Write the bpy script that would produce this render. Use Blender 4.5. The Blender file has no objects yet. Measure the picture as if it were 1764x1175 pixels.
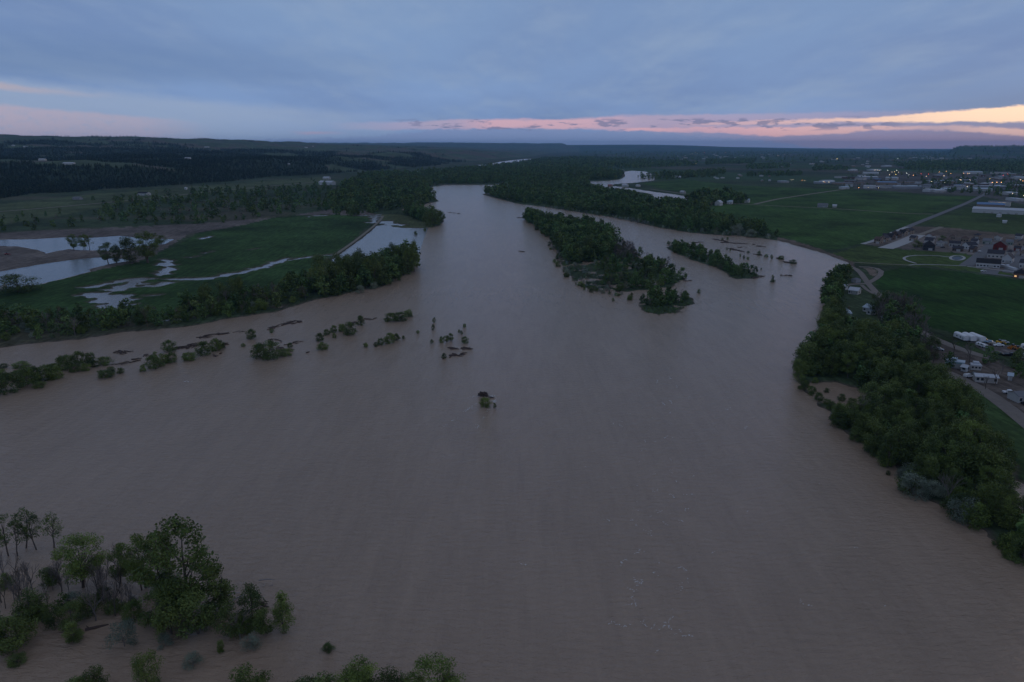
import bpy, math, random
import numpy as np
from mathutils import Vector
R = math.radians
rnd = random.Random(7)
rng = np.random.default_rng(7)
scene = bpy.context.scene
COL = scene.collection
H = 110.0; F = 1274.0; CX, CY = 882.0, 587.5; PITCH = R(14.75)
CP, SP = math.cos(PITCH), math.sin(PITCH)
LAND = 0.8

# ---------------------------------------------------------------- geometry helpers
def ray(px, py):
    x = (px - CX) / F; y = -(py - CY) / F
    return (x, CP + y * SP, -SP + y * CP)
def P(px, py, z=LAND):
    d = ray(px, py); t = (H - z) / max(-d[2], 1e-4)
    return (d[0] * t, d[1] * t)
def polyw(pts, z=LAND):
    return np.array([P(a, b, z) for a, b in pts])
def proj(x, y, z):
    dz = z - H
    depth = y * CP - dz * SP
    up = y * SP + dz * CP
    return CX + F * x / np.maximum(depth, .1), CY - F * up / np.maximum(depth, .1), depth
def _hash(ix, iy, s):
    n = (ix * 374761393 + iy * 668265263 + s * 1442695041) & 0x7fffffff
    n = ((n ^ (n >> 13)) * 1274126177) & 0x7fffffff
    return ((n ^ (n >> 16)) & 0xffff) / 65535.0
def vnoise(x, y, s=0):
    x = np.asarray(x, float); y = np.asarray(y, float)
    ix = np.floor(x).astype(np.int64); iy = np.floor(y).astype(np.int64)
    fx = x - ix; fy = y - iy
    fx = fx * fx * (3 - 2 * fx); fy = fy * fy * (3 - 2 * fy)
    a = _hash(ix, iy, s); b = _hash(ix + 1, iy, s); c = _hash(ix, iy + 1, s); d = _hash(ix + 1, iy + 1, s)
    return (a + (b - a) * fx) * (1 - fy) + (c + (d - c) * fx) * fy
def fbm(x, y, s=0, o=4):
    v = 0; a = .5; t = 0
    for i in range(o):
        v = v + a * vnoise(x * 2 ** i, y * 2 ** i, s + i * 7); t += a; a *= .5
    return v / t
def sstep(a, b, x):
    t = np.clip((x - a) / (b - a), 0, 1); return t * t * (3 - 2 * t)
def inside(poly, x, y):
    r = np.zeros(x.shape, bool); n = len(poly)
    for i in range(n):
        x1, y1 = poly[i]; x2, y2 = poly[(i + 1) % n]
        if y1 == y2: continue
        c = ((y1 > y) != (y2 > y)) & (x < (x2 - x1) * (y - y1) / (y2 - y1) + x1)
        r ^= c
    return r
def segdist(poly, x, y, closed=True):
    d = np.full(x.shape, 1e18); n = len(poly)
    for i in range(n if closed else n - 1):
        x1, y1 = poly[i]; x2, y2 = poly[(i + 1) % n]
        dx, dy = x2 - x1, y2 - y1; L = dx * dx + dy * dy + 1e-9
        t = np.clip(((x - x1) * dx + (y - y1) * dy) / L, 0, 1)
        d = np.minimum(d, (x - x1 - t * dx) ** 2 + (y - y1 - t * dy) ** 2)
    return np.sqrt(d)
def sdf(poly, x, y):
    out = np.full(x.shape, -1e4)
    m = 260.
    b = (x > poly[:, 0].min() - m) & (x < poly[:, 0].max() + m) & (y > poly[:, 1].min() - m) & (y < poly[:, 1].max() + m)
    xs, ys = x[b], y[b]
    d = segdist(poly, xs, ys); ins = inside(poly, xs, ys)
    out[b] = np.where(ins, d, -d)
    return out

# ---------------------------------------------------------------- materials
def mat(name):
    m = bpy.data.materials.new(name); m.use_nodes = True
    nt = m.node_tree; bs = nt.nodes['Principled BSDF']; bs.inputs['Specular IOR Level'].default_value = .2
    return m, nt, bs
def simple(name, col, rough=.8, emit=None, var=.12, scale=.6):
    m, nt, bs = mat(name)
    N = nt.nodes; L = nt.links
    tc = N.new('ShaderNodeTexCoord'); no = N.new('ShaderNodeTexNoise'); no.inputs['Scale'].default_value = scale; no.inputs['Detail'].default_value = 4
    L.new(tc.outputs['Object'], no.inputs['Vector'])
    mx = N.new('ShaderNodeMix'); mx.data_type = 'RGBA'
    c = np.array(col)
    mx.inputs['A'].default_value = (*(c * (1 - var)), 1); mx.inputs['B'].default_value = (*np.minimum(c * (1 + var), 1), 1)
    L.new(no.outputs['Fac'], mx.inputs['Factor']); L.new(mx.outputs['Result'], bs.inputs['Base Color'])
    bs.inputs['Roughness'].default_value = rough
    if emit:
        bs.inputs['Emission Color'].default_value = (*emit[0], 1); bs.inputs['Emission Strength'].default_value = emit[1]
        m.cycles.emission_sampling = 'NONE'
    return m
def leafmat(name, dark, light, attr=False):
    m, nt, bs = mat(name); N = nt.nodes; L = nt.links
    tc = N.new('ShaderNodeTexCoord'); no = N.new('ShaderNodeTexNoise'); no.inputs['Detail'].default_value = 3
    geo = N.new('ShaderNodeNewGeometry')
    L.new(geo.outputs['Position'], no.inputs['Vector']); no.inputs['Scale'].default_value = .35
    mx = N.new('ShaderNodeMix'); mx.data_type = 'RGBA'
    mx.inputs['A'].default_value = (*dark, 1); mx.inputs['B'].default_value = (*light, 1)
    cr = N.new('ShaderNodeMapRange'); cr.inputs['From Min'].default_value = .32; cr.inputs['From Max'].default_value = .68
    L.new(no.outputs['Fac'], cr.inputs['Value']); L.new(cr.outputs['Result'], mx.inputs['Factor'])
    ml = N.new('ShaderNodeMix'); ml.data_type = 'RGBA'; ml.blend_type = 'MULTIPLY'; ml.inputs['Factor'].default_value = 1
    L.new(mx.outputs['Result'], ml.inputs['A'])
    if attr:
        at = N.new('ShaderNodeAttribute'); at.attribute_name = 'tint'; L.new(at.outputs['Color'], ml.inputs['B'])
    else:
        oi = N.new('ShaderNodeObjectInfo'); ra = N.new('ShaderNodeValToRGB')
        ra.color_ramp.elements[0].color = (.62, .66, .6, 1); ra.color_ramp.elements[1].color = (1.35, 1.3, 1.1, 1)
        L.new(oi.outputs['Random'], ra.inputs['Fac']); L.new(ra.outputs['Color'], ml.inputs['B'])
    L.new(ml.outputs['Result'], bs.inputs['Base Color'])
    bs.inputs['Roughness'].default_value = .6; bs.inputs['Specular IOR Level'].default_value = .15
    return m
LEAF = {
    'wood': leafmat('woodland tree leaves', (.060, .088, .028), (.145, .188, .054)),
    'green': leafmat('cottonwood leaves', (.070, .105, .028), (.170, .230, .060)),
    'deep': leafmat('deep green leaves', (.054, .084, .030), (.128, .172, .054)),
    'silver': leafmat('silver green leaves', (.13, .16, .13), (.26, .30, .25)),
    'bare': None}
LEAF_STUFF = leafmat('woodland leaves', (.6, .6, .6), (1.3, 1.3, 1.2), True)
BARK = simple('grey brown bark', (.11, .09, .075), .9, scale=8, var=.3)
PALEBARK = simple('pale bare branches', (.17, .145, .13), .9, scale=5, var=.25)
WOOD = simple('wet driftwood', (.085, .06, .05), .8, scale=3, var=.4)
PALEWOOD = simple('bleached driftwood', (.30, .27, .26), .8, scale=3, var=.3)

# ---------------------------------------------------------------- object helpers
def mesh_np(name, V, Fq, m=None, tint=None, smooth=False):
    me = bpy.data.meshes.new(name); V = np.asarray(V, np.float32); Fq = np.asarray(Fq, np.int32)
    k = Fq.shape[1]
    me.vertices.add(len(V)); me.vertices.foreach_set('co', V.ravel())
    me.loops.add(Fq.size); me.loops.foreach_set('vertex_index', Fq.ravel())
    me.polygons.add(len(Fq)); me.polygons.foreach_set('loop_start', np.arange(0, Fq.size, k, dtype=np.int32))
    if smooth: me.polygons.foreach_set('use_smooth', np.ones(len(Fq), bool))
    if tint is not None:
        a = me.color_attributes.new('tint', 'FLOAT_COLOR', 'POINT')
        c = np.ones((len(V), 4), np.float32); c[:, :3] = tint; a.data.foreach_set('color', c.ravel())
    me.update(calc_edges=True)
    if m: me.materials.append(m)
    return me
def link(name, data, parent=None, loc=(0, 0, 0), rz=0, sc=None):
    o = bpy.data.objects.new(name, data); COL.objects.link(o)
    o.location = loc; o.rotation_euler = (0, 0, rz)
    if sc is not None: o.scale = sc if hasattr(sc, '__len__') else (sc, sc, sc)
    if parent: o.parent = parent
    return o
def tag(o, label=None, cat=None, group=None, kind=None):
    if label: o['label'] = label
    if cat: o['category'] = cat
    if group: o['group'] = group
    if kind: o['kind'] = kind
    return o
class MB:
    def __init__(s): s.v = []; s.f = []
    def quad(s, a, b, c, d):
        n = len(s.v); s.v += [a, b, c, d]; s.f.append((n, n + 1, n + 2, n + 3))
    def tri(s, a, b, c):
        n = len(s.v); s.v += [a, b, c]; s.f.append((n, n + 1, n + 2))
    def poly(s, pts):
        n = len(s.v); s.v += list(pts); s.f.append(tuple(range(n, n + len(pts))))
    def box(s, x0, x1, y0, y1, z0, z1):
        n = len(s.v)
        s.v += [(x, y, z) for z in (z0, z1) for x, y in ((x0, y0), (x1, y0), (x1, y1), (x0, y1))]
        s.f += [tuple(n + i for i in q) for q in ((3, 2, 1, 0), (4, 5, 6, 7), (0, 1, 5, 4), (1, 2, 6, 5), (2, 3, 7, 6), (3, 0, 4, 7))]
    def tube(s, pts, rad, k=6):
        n0 = len(s.v); pts = [Vector(p) for p in pts]
        for i, p in enumerate(pts):
            d = (pts[min(i + 1, len(pts) - 1)] - pts[max(i - 1, 0)]).normalized()
            a = d.cross(Vector((0.3, 1, .2))).normalized(); b = d.cross(a)
            for j in range(k):
                t = 2 * math.pi * j / k
                s.v.append(tuple(p + (a * math.cos(t) + b * math.sin(t)) * rad[i]))
        for i in range(len(pts) - 1):
            for j in range(k):
                s.f.append((n0 + i * k + j, n0 + i * k + (j + 1) % k, n0 + (i + 1) * k + (j + 1) % k, n0 + (i + 1) * k + j))
        s.f.append(tuple(n0 + (len(pts) - 1) * k + j for j in range(k)))
        s.f.append(tuple(n0 + j for j in reversed(range(k))))
    def mesh(s, name, m=None):
        me = bpy.data.meshes.new(name); me.from_pydata(s.v, [], s.f); me.update()
        if m: me.materials.append(m)
        return me

# ---------------------------------------------------------------- camera, render, light
cam = bpy.data.cameras.new('camera'); co = bpy.data.objects.new('camera', cam); COL.objects.link(co)
cam.lens = 26; cam.sensor_width = 36; cam.clip_end = 120000; cam.clip_start = 1
co.location = (0, 0, H); co.rotation_euler = (R(90) - PITCH, 0, 0)
scene.camera = co
scene.view_settings.view_transform = 'Standard'; scene.view_settings.look = 'None'
scene.view_settings.exposure = 0; scene.view_settings.gamma = 1
scene.cycles.max_bounces = 6; scene.cycles.volume_bounces = 1; scene.cycles.diffuse_bounces = 3
scene.cycles.transparent_max_bounces = 4

# sky --------------------------------------------------------------
W = bpy.data.worlds.new('World'); scene.world = W; W.use_nodes = True
nt = W.node_tree; N = nt.nodes; L = nt.links
bg = N['Background']
class E:
    def __init__(s, k): s.k = k
    def _b(op):
        def f(a, b): return math_(op, a, b)
        return f
    __add__ = _b('ADD'); __sub__ = _b('SUBTRACT'); __mul__ = _b('MULTIPLY'); __truediv__ = _b('DIVIDE')
    def __rsub__(s, o): return math_('SUBTRACT', o, s)
    def __radd__(s, o): return math_('ADD', o, s)
    def __rmul__(s, o): return math_('MULTIPLY', o, s)
def math_(op, *a):
    n = N.new('ShaderNodeMath'); n.operation = op
    for i, v in enumerate(a):
        if isinstance(v, E): L.new(v.k, n.inputs[i])
        else: n.inputs[i].default_value = v
    return E(n.outputs[0])
def ss(a, b, x):
    n = N.new('ShaderNodeMapRange'); n.interpolation_type = 'SMOOTHSTEP'
    for nm, v in (('Value', x), ('From Min', a), ('From Max', b)):
        if isinstance(v, E): L.new(v.k, n.inputs[nm])
        else: n.inputs[nm].default_value = v
    return E(n.outputs['Result'])
def curve(x, pts, lo=-400., hi=2200., vlo=0., vhi=400.):
    n = N.new('ShaderNodeFloatCurve'); c = n.mapping.curves[0]
    n.mapping.use_clip = False
    ps = [((a - lo) / (hi - lo), (b - vlo) / (vhi - vlo)) for a, b in pts]
    c.points[0].location = ps[0]; c.points[1].location = ps[-1]
    for p in ps[1:-1]: c.points.new(*p)
    for p in c.points: p.handle_type = 'VECTOR'
    n.mapping.update()
    L.new(((x - lo) * (1. / (hi - lo))).k, n.inputs['Value'])
    return E(n.outputs[0]) * (vhi - vlo) + vlo
def noise(vec, scale, det=4, rough=.55):
    n = N.new('ShaderNodeTexNoise'); n.inputs['Scale'].default_value = scale; n.inputs['Detail'].default_value = det
    n.inputs['Roughness'].default_value = rough; L.new(vec.k, n.inputs['Vector']); return E(n.outputs['Fac'])
def comb(x, y, z=0.):
    n = N.new('ShaderNodeCombineXYZ')
    for i, v in enumerate((x, y, z)):
        if isinstance(v, E): L.new(v.k, n.inputs[i])
        else: n.inputs[i].default_value = v
    return E(n.outputs[0])
def mixc(f, a, b, mode='MIX'):
    n = N.new('ShaderNodeMix'); n.data_type = 'RGBA'; n.blend_type = mode; n.clamp_factor = True
    if isinstance(f, E): L.new(f.k, n.inputs['Factor'])
    else: n.inputs['Factor'].default_value = f
    for nm, v in (('A', a), ('B', b)):
        if isinstance(v, E): L.new(v.k, n.inputs[nm])
        else: n.inputs[nm].default_value = (*v, 1)
    return E(n.outputs['Result'])
tc = N.new('ShaderNodeTexCoord'); sep = N.new('ShaderNodeSeparateXYZ'); L.new(tc.outputs['Generated'], sep.inputs[0])
dx, dy, dz = (E(sep.outputs[i]) for i in range(3))
az = math_('ARCTAN2', dx, dy)                      # radians from straight ahead
el = math_('ARCSINE', dz)
u = math_('TANGENT', math_('MAXIMUM', math_('MINIMUM', az, 1.0), -1.0)) * (F / CP) + CX     # sky azimuth scale
v = 252. - el * (F * 1.069)                         # sky elevation scale
deck = comb(dx / (dz + .10), dy / (dz + .10) * .45)
n1 = noise(deck, .42, 6, .55); n2 = noise(deck, 1.6, 5, .6)
low = comb(u * .004, v * .03)
n3 = noise(low, 1.3, 6, .6); n4 = noise(comb(u * .012, v * .05), 1.7, 6, .62)
n5 = noise(comb(u * .03, v * .06), 1.6, 5, .65)
vw = v + (n4 - .5) * 9. + (n5 - .5) * 5.
# cloud deck
base = mixc(ss(0., .17, el), (.185, .305, .545), (.180, .290, .480))
base = mixc(ss(.12, .9, el), base, (.145, .142, .142))
side = ss(300., 1700., u)
base = mixc(ss(.32, .70, n1) * .85, base, (.125, .205, .390))
base = mixc(ss(.42, .72, n2) * .5, base, (.235, .330, .475))
# dusky lower right and left of the deck
base = mixc(ss(1250., 1900., u) * ss(110., 200., v) * .8, base, (.130, .205, .350))
base = mixc((1. - ss(100., 1000., u)) * ss(70., 120., v) * (1. - ss(135., 165., v)) * .55, base, (.115, .200, .370))
# pale grey band on the far left under the deck
lb = ss(curve(u, [(-400, 140), (0, 150), (300, 172), (600, 190), (900, 205), (2200, 205)]) - 4., curve(u, [(-400, 150), (0, 164), (300, 186), (600, 204), (900, 215), (2200, 215)]), vw) * (1. - ss(350., 900., u)) 
base = mixc(lb * .62, base, (.28, .365, .50))
# lavender air close to the horizon toward the sunset
base = mixc(ss(212., 246., vw) * ss(1080., 1500., u) * .85, base, (.29, .23, .34))
base = mixc(ss(190., 215., vw) * ss(980., 1200., u) * (1. - ss(1450., 1700., u)) * .4, base, (.30, .26, .40))
base = mixc(ss(222., 250., vw) * (1. - ss(900., 1300., u)) * ss(380., 700., u) * .6, base, (.19, .29, .49))
def stripe(top, bot, stre, soft=3., vv=vw):
    t = curve(u, top); b = curve(u, bot)
    return ss(t - soft, t + soft, vv) * (1. - ss(b - soft, b + soft, vv)) * curve(u, stre, vlo=0., vhi=1.)
leftpink = (1. - ss(.45, .8, n5) * .6) * stripe([(-400, 190), (0, 192), (100, 198), (200, 204), (300, 209), (360, 216), (2200, 216)], [(-400, 262), (340, 262), (420, 240), (2200, 240)], [(-400, .65), (0, .65), (250, .5), (370, 0.), (2200, 0)], 4.)
base = mixc(leftpink, base, (.44, .365, .435))
cream = stripe([(-400, 158), (0, 162), (150, 172), (2200, 172)], [(-400, 168), (0, 171), (150, 178), (2200, 178)], [(-400, .7), (0, .6), (130, .25), (220, 0.), (2200, 0)], 4.)
base = mixc(cream, base, (.45, .37, .38))
mp = stripe([(-400, 228), (2200, 228)], [(-400, 232), (2200, 232)], [(-400, 0), (500, 0), (540, .5), (600, 0.), (2200, 0)], 2.)
base = mixc(mp, base, (.42, .29, .38))
pk = stripe([(-400, 212), (560, 212), (700, 211), (780, 206), (950, 207), (1080, 200), (2200, 195)], [(-400, 226), (700, 224), (900, 221), (1080, 224), (2200, 232)], [(-400, 0), (560, 0), (700, .35), (790, .5), (850, 1.), (1010, .95), (1100, .45), (1300, .3), (1500, .15), (2200, .1)], 3.)
base = mixc(pk, base, (.56, .38, .46))
A_ = stripe([(-400, 215), (1150, 215), (1330, 209), (1500, 208), (1620, 200), (1764, 193), (2200, 168)], [(-400, 217), (1150, 219), (1330, 216), (1500, 214), (1620, 216), (1764, 217), (2200, 225)], [(-400, 0), (1150, 0), (1220, .5), (1380, .75), (1500, .95), (1764, 1), (2200, 1)], 2.)
base = mixc(A_, base, mixc(ss(1250., 1700., u), (.70, .46, .46), (1.02, .76, .54)))
B_ = stripe([(-400, 222), (1075, 222), (1200, 221), (1330, 221), (1500, 220), (1640, 221), (1764, 228), (2200, 226)], [(-400, 224), (1075, 226), (1200, 228), (1330, 236), (1450, 232), (1500, 227), (1620, 228), (1764, 238), (2200, 240)], [(-400, 0), (1040, 0), (1090, .8), (1180, .55), (1330, .85), (1520, .7), (1610, .35), (1700, .75), (2200, .8)], 2.)
base = mixc(B_, base, mixc(ss(1200., 1700., u), (.72, .42, .45), (.80, .54, .46)))
# small dark cloud puffs and a ragged bank under the stripe
pu = ss(.53, .60, noise(comb(u * .010, v * .055, 3.), 2.2, 6, .6)) * ss(203., 209., v) * (1. - ss(222., 229., v)) * ss(640., 760., u) * (1. - ss(1500., 1580., u))
base = mixc(pu * .75, base, (.135, .165, .30))
bank = ss(curve(u, [(-400, 262), (600, 236), (760, 222), (960, 222), (1100, 226), (1300, 238), (1400, 252), (2200, 262)]), curve(u, [(-400, 266), (600, 240), (760, 226), (960, 226), (1100, 231), (1300, 243), (1400, 257), (2200, 267)]), v + (n5 - .5) * 22.)
base = mixc(bank * .8, base, (.18, .255, .45))
sky = N.new('ShaderNodeTexSky'); sky.sky_type = 'NISHITA'; sky.sun_disc = False
sky.sun_elevation = R(1.5); sky.sun_rotation = R(48); sky.altitude = 1000
bg.inputs['Strength'].default_value = .1
sc10 = mixc(1., base, (12.2, 11.6, 11.5), 'MULTIPLY')
fin = mixc(1., sc10, mixc(1., E(sky.outputs[0]), (.05, .05, .05), 'MULTIPLY'), 'ADD')
L.new(fin.k, bg.inputs['Color'])
sun = bpy.data.lights.new('sun', 'SUN'); sun.energy = .12; sun.angle = R(12); sun.color = (1, .72, .55)
so = bpy.data.objects.new('sun', sun); COL.objects.link(so)
sd = Vector((math.sin(R(48)) * math.cos(R(3)), math.cos(R(48)) * math.cos(R(3)), math.sin(R(3))))
so.rotation_euler = (-sd).to_track_quat('-Z', 'Y').to_euler()

# ---------------------------------------------------------------- water outline
RIVER = [(-900, 640), (-300, 612), (0, 599), (50, 592), (134, 585), (217, 572), (288, 567), (334, 562), (378, 552), (418, 547), (482, 535), (540, 517), (577, 510), (617, 502), (662, 495), (678, 483), (704, 468), (716, 452), (717, 446),
         (705, 447), (650, 462), (600, 470), (565, 478), (552, 474), (553, 461), (574, 446), (610, 421), (638, 400), (648, 389), (660, 388), (693, 393), (736, 393), (757, 389), (766, 382), (760, 372), (735, 362), (700, 368), (694, 361), (717, 354), (756, 347), (752, 342), (740, 334), (745, 322), (767, 319), (824, 319), (911, 316.5),
         (922, 318), (881, 323), (868, 328), (829, 335), (857, 342), (891, 351), (941, 357), (985, 364), (1047, 373), (1094, 382), (1128, 391), (1180, 400), (1232, 405), (1271, 406), (1340, 414), (1364, 421), (1416, 435), (1460, 452), (1447, 464), (1418, 488), (1416, 510), (1417, 547), (1413, 588), (1387, 610), (1367, 628),
         (1375, 667), (1418, 703), (1443, 732), (1489, 771), (1521, 792), (1560, 832), (1596, 857), (1650, 876), (1668, 900), (1721, 932), (1764, 964), (1860, 1010), (2100, 1175), (2600, 1800), (2000, 2400), (-300, 2400), (-2500, 1500), (-2500, 760)]
SIDE = [(1075, 296), (1088, 294), (1115, 296), (1130, 305), (1127, 311), (1092, 315), (1059, 317), (1051, 320), (1078, 323), (1129, 331), (1155, 334), (1180, 338), (1192, 343), (1188, 349), (1176, 344), (1160, 341), (1148, 343), (1146, 351), (1129, 350), (1112, 345), (1104, 339), (1126, 335), (1087, 328), (1053, 324), (1015, 324), (1017, 313), (1044, 312), (1068, 309), (1077, 304)]
FAR1 = [(1012, 291.5), (1030, 290), (1075, 292.5), (1075, 296), (1040, 293)]
FAR2 = [(817, 285), (844, 283), (860, 279), (878, 276.5), (905, 274), (926, 273.5), (906, 278), (880, 280.5), (846, 286)]
FAR3 = [(678, 299), (690, 295.5), (754, 293), (750, 296), (700, 300)]
SLOUGH = [(1712, 760), (1722, 765), (1733, 790), (1752, 810), (1764, 835), (1800, 870), (1800, 905), (1766, 885), (1745, 850), (1732, 800)]
POND1 = [(-260, 424), (-80, 416), (0, 413), (60, 412), (110, 409), (150, 410), (211, 406), (245, 411), (301, 412), (284, 421), (245, 424), (190, 432), (140, 431), (120, 430), (100, 432), (80, 437), (64, 431), (30, 425), (0, 424), (-80, 430)]
POND2 = [(-300, 480), (-60, 474), (0, 468), (60, 457), (117, 448), (174, 443), (214, 446), (225, 449), (190, 455), (156, 463), (155, 468), (117, 478), (67, 490), (0, 500), (-160, 520), (-300, 520)]
CLEAR = [(1392, 662), (1440, 660), (1482, 672), (1492, 690), (1480, 706), (1450, 702), (1420, 694), (1400, 684)]
ISLE1 = [(896, 373), (925, 374), (980, 384), (1020, 390), (1060, 402), (1040, 412), (1070, 425), (1100, 438), (1128, 450), (1155, 466), (1181, 480), (1154, 494), (1115, 499), (1080, 504), (1047, 500), (1026, 497), (1005, 496), (995, 486), (974, 468), (963, 444), (956, 423), (943, 408), (922, 390)]
ISLE1B = [(1098, 520), (1115, 512), (1151, 510), (1190, 512), (1199, 520), (1166, 540), (1135, 544), (1106, 538)]
ISLE2 = [(1147, 426), (1162, 421), (1190, 427), (1209, 431), (1240, 441), (1263, 456), (1295, 468), (1312, 476), (1297, 481), (1268, 481), (1240, 465), (1203, 452), (1165, 438)]
PUDDLES = [([(294, 481), (361, 478), (418, 468), (451, 459), (470, 453), (494, 444)], 4.5), ([(500, 447), (535, 441), (574, 438)], 2.2), ([(318, 444), (340, 441)], 1.8), ([(348, 436), (368, 432)], 1.5), ([(345, 411), (362, 407)], 2.5),
           ([(430, 430), (444, 427)], 1.5), ([(276, 455), (294, 449), (280, 446)], 2.5), ([(172, 506), (195, 512), (212, 518), (205, 524)], 9), ([(182, 514), (215, 514)], 7), ([(200, 498), (225, 488), (240, 480)], 7), ([(150, 494), (190, 487), (215, 483)], 5), ([(235, 484), (262, 492), (285, 486)], 4), ([(280, 452), (292, 462), (276, 474)], 4), ([(250, 509), (275, 507)], 1.5), ([(292, 549), (313, 548)], 3.0), ([(346, 545), (353, 542)], 2.2),
           ([(205, 561), (218, 560)], 2.5), ([(480, 528), (488, 527)], 2.5), ([(600, 372), (625, 371), (655, 369)], 5), ([(643, 384), (646, 372), (640, 368)], 6), ([(655, 384), (662, 380), (672, 385), (690, 388)], 6), ([(624, 515), (626, 494), (630, 482)], 1.6), ([(535, 372), (560, 370)], 5)]
LINES = {k: polyw(v_, 0) for k, v_ in dict(river=RIVER, side=SIDE, far1=FAR1, far2=FAR2, far3=FAR3, slough=SLOUGH, pond1=POND1, clearing=CLEAR, pond2=POND2).items()}
ISL = [polyw(p, 0) for p in (ISLE1, ISLE1B, ISLE2)]
PUD = [(polyw(p, LAND), w) for p, w in PUDDLES]
HILLB = polyw([(-2500, 520), (-900, 410), (-400, 372), (0, 349), (84, 335), (160, 332), (207, 327), (268, 324), (334, 319), (418, 313), (475, 306), (548, 303), (620, 297), (700, 291), (760, 286), (800, 280), (870, 273.5), (925, 270), (950, 264.5), (985, 261)])
def hillh(x, y):
    x = np.asarray(x, float); y = np.asarray(y, float)
    r = np.hypot(x, y); azd = np.degrees(np.arctan2(x, y))
    m = (r > 1000)
    d = np.zeros(x.shape)
    if m.any(): d[m] = segdist(HILLB, x[m], y[m], False)
    # which side of the base line (screen-free: polygon closed far behind the line)
    big = np.vstack([HILLB, [[HILLB[-1][0] + 1500, 60000], [-60000, 60000], [-60000, HILLB[0][1] - 500]]])
    ins = inside(big, x, y)
    sd = np.where(ins, d, 0)
    g = fbm(x / 420, y / 420, 3, 5); g2 = fbm(x / 1500, y / 1500, 9, 3)
    B = (96 + 22 * (g2 - .5) * 2) * (.45 + .55 * sstep(3.5, -6, azd))
    h = B * (.50 * sstep(0, 520, sd + (g - .5) * 340 * sstep(0, 200, sd)) + .50 * sstep(200, 3600, sd))
    h = h + (g - .5) * 70 * sstep(60, 500, sd)
    h = h + sstep(4300, 8500, r) * sstep(2.0, -34., azd) * 105 * sstep(0, 1500, sd)
    h = h + sstep(14000, 24000, r) * (150 * sstep(-18, 2, azd) * sstep(26, 8, azd) + 60 * sstep(0, -25, azd)) * (.75 + .5 * fbm(x / 5000, y / 5000, 21, 3))
    h = h + sstep(9000, 11500, r) * sstep(29.6, 30.4, azd) * 105 * sstep(40000, 15000, r) * (.9 + .15 * fbm(x / 900, y / 900, 5, 3))
    return h
def ground_hit(px, py):
    d = ray(px, py); dh = math.hypot(d[0], d[1])
    rr = np.geomspace(80, 34000, 1500); t = rr / dh
    x = d[0] * t; y = d[1] * t; z = H + d[2] * t
    below = np.where(z <= LAND + hillh(x, y))[0]
    i = below[0] if len(below) else len(rr) - 1
    return float(x[i]), float(y[i]), float(max(z[i], LAND) if hillh(x[i:i+1], y[i:i+1])[0] > 2 else LAND)

# ---------------------------------------------------------------- ground sheet
rr = [25., 45., 70., 95.]
while rr[-1] < 38000:
    r_ = rr[-1]
    st = min((r_ * r_ + H * H) / H * .00118, r_ * .0125); rr.append(r_ + max(st, .5))
rr = np.array(rr)
azs = np.concatenate([np.arange(-180, -41, 3.), np.arange(-40, 40, .074), np.arange(41, 180.1, 3.)])
A2, R2 = np.meshgrid(np.radians(azs), rr, indexing='xy')
X = (np.sin(A2) * R2).ravel(); Y = (np.cos(A2) * R2).ravel(); RR = R2.ravel()
near = (RR < 9000) & (np.abs(np.degrees(A2.ravel())) < 60)
xn, yn, rn = X[near], Y[near], RR[near]
# ragged bank: distance warped by noise
ws = np.full(xn.shape, -1e4)
for p in LINES.values(): ws = np.maximum(ws, sdf(p, xn, yn))
for p in ISL: ws = np.minimum(ws, -sdf(p, xn, yn))
wob = (fbm(xn / 9, yn / 9, 31, 3) - .5) * 7 + (fbm(xn / 35, yn / 35, 33, 3) - .5) * 4
wsn = ws + wob * sstep(4500, 1600, rn) 
hn = np.clip(-wsn * .22, -1.6, LAND)
isl = np.full(xn.shape, -1e4)
for p in ISL: isl = np.maximum(isl, sdf(p, xn, yn))
hn = np.where(isl > -2, np.minimum(hn, .10 + .45 * (fbm(xn / 12, yn / 12, 41, 3) - .56)), hn)
pd = np.full(xn.shape, 1e4)
for p, w in PUD:
    b = (xn > p[:, 0].min() - 60) & (xn < p[:, 0].max() + 60) & (yn > p[:, 1].min() - 60) & (yn < p[:, 1].max() + 60)
    q = segdist(p, xn[b], yn[b], False) - w * 1.3 * (3.4 * fbm(xn[b] / 30, (yn[b] - .25 * xn[b]) / 7, 51, 4) - .85)
    pd[b] = np.minimum(pd[b], q)
hn = np.minimum(hn, np.clip(pd * .25 + .0, -.25, LAND))
Z = np.full(X.shape, LAND); Z[near] = hn
Z = Z + np.where(Z > .5, hillh(X, Y), 0)
Z[RR < 60] = -1.6
Z[(RR < 500) & (Y < -20)] = -1.6
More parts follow.
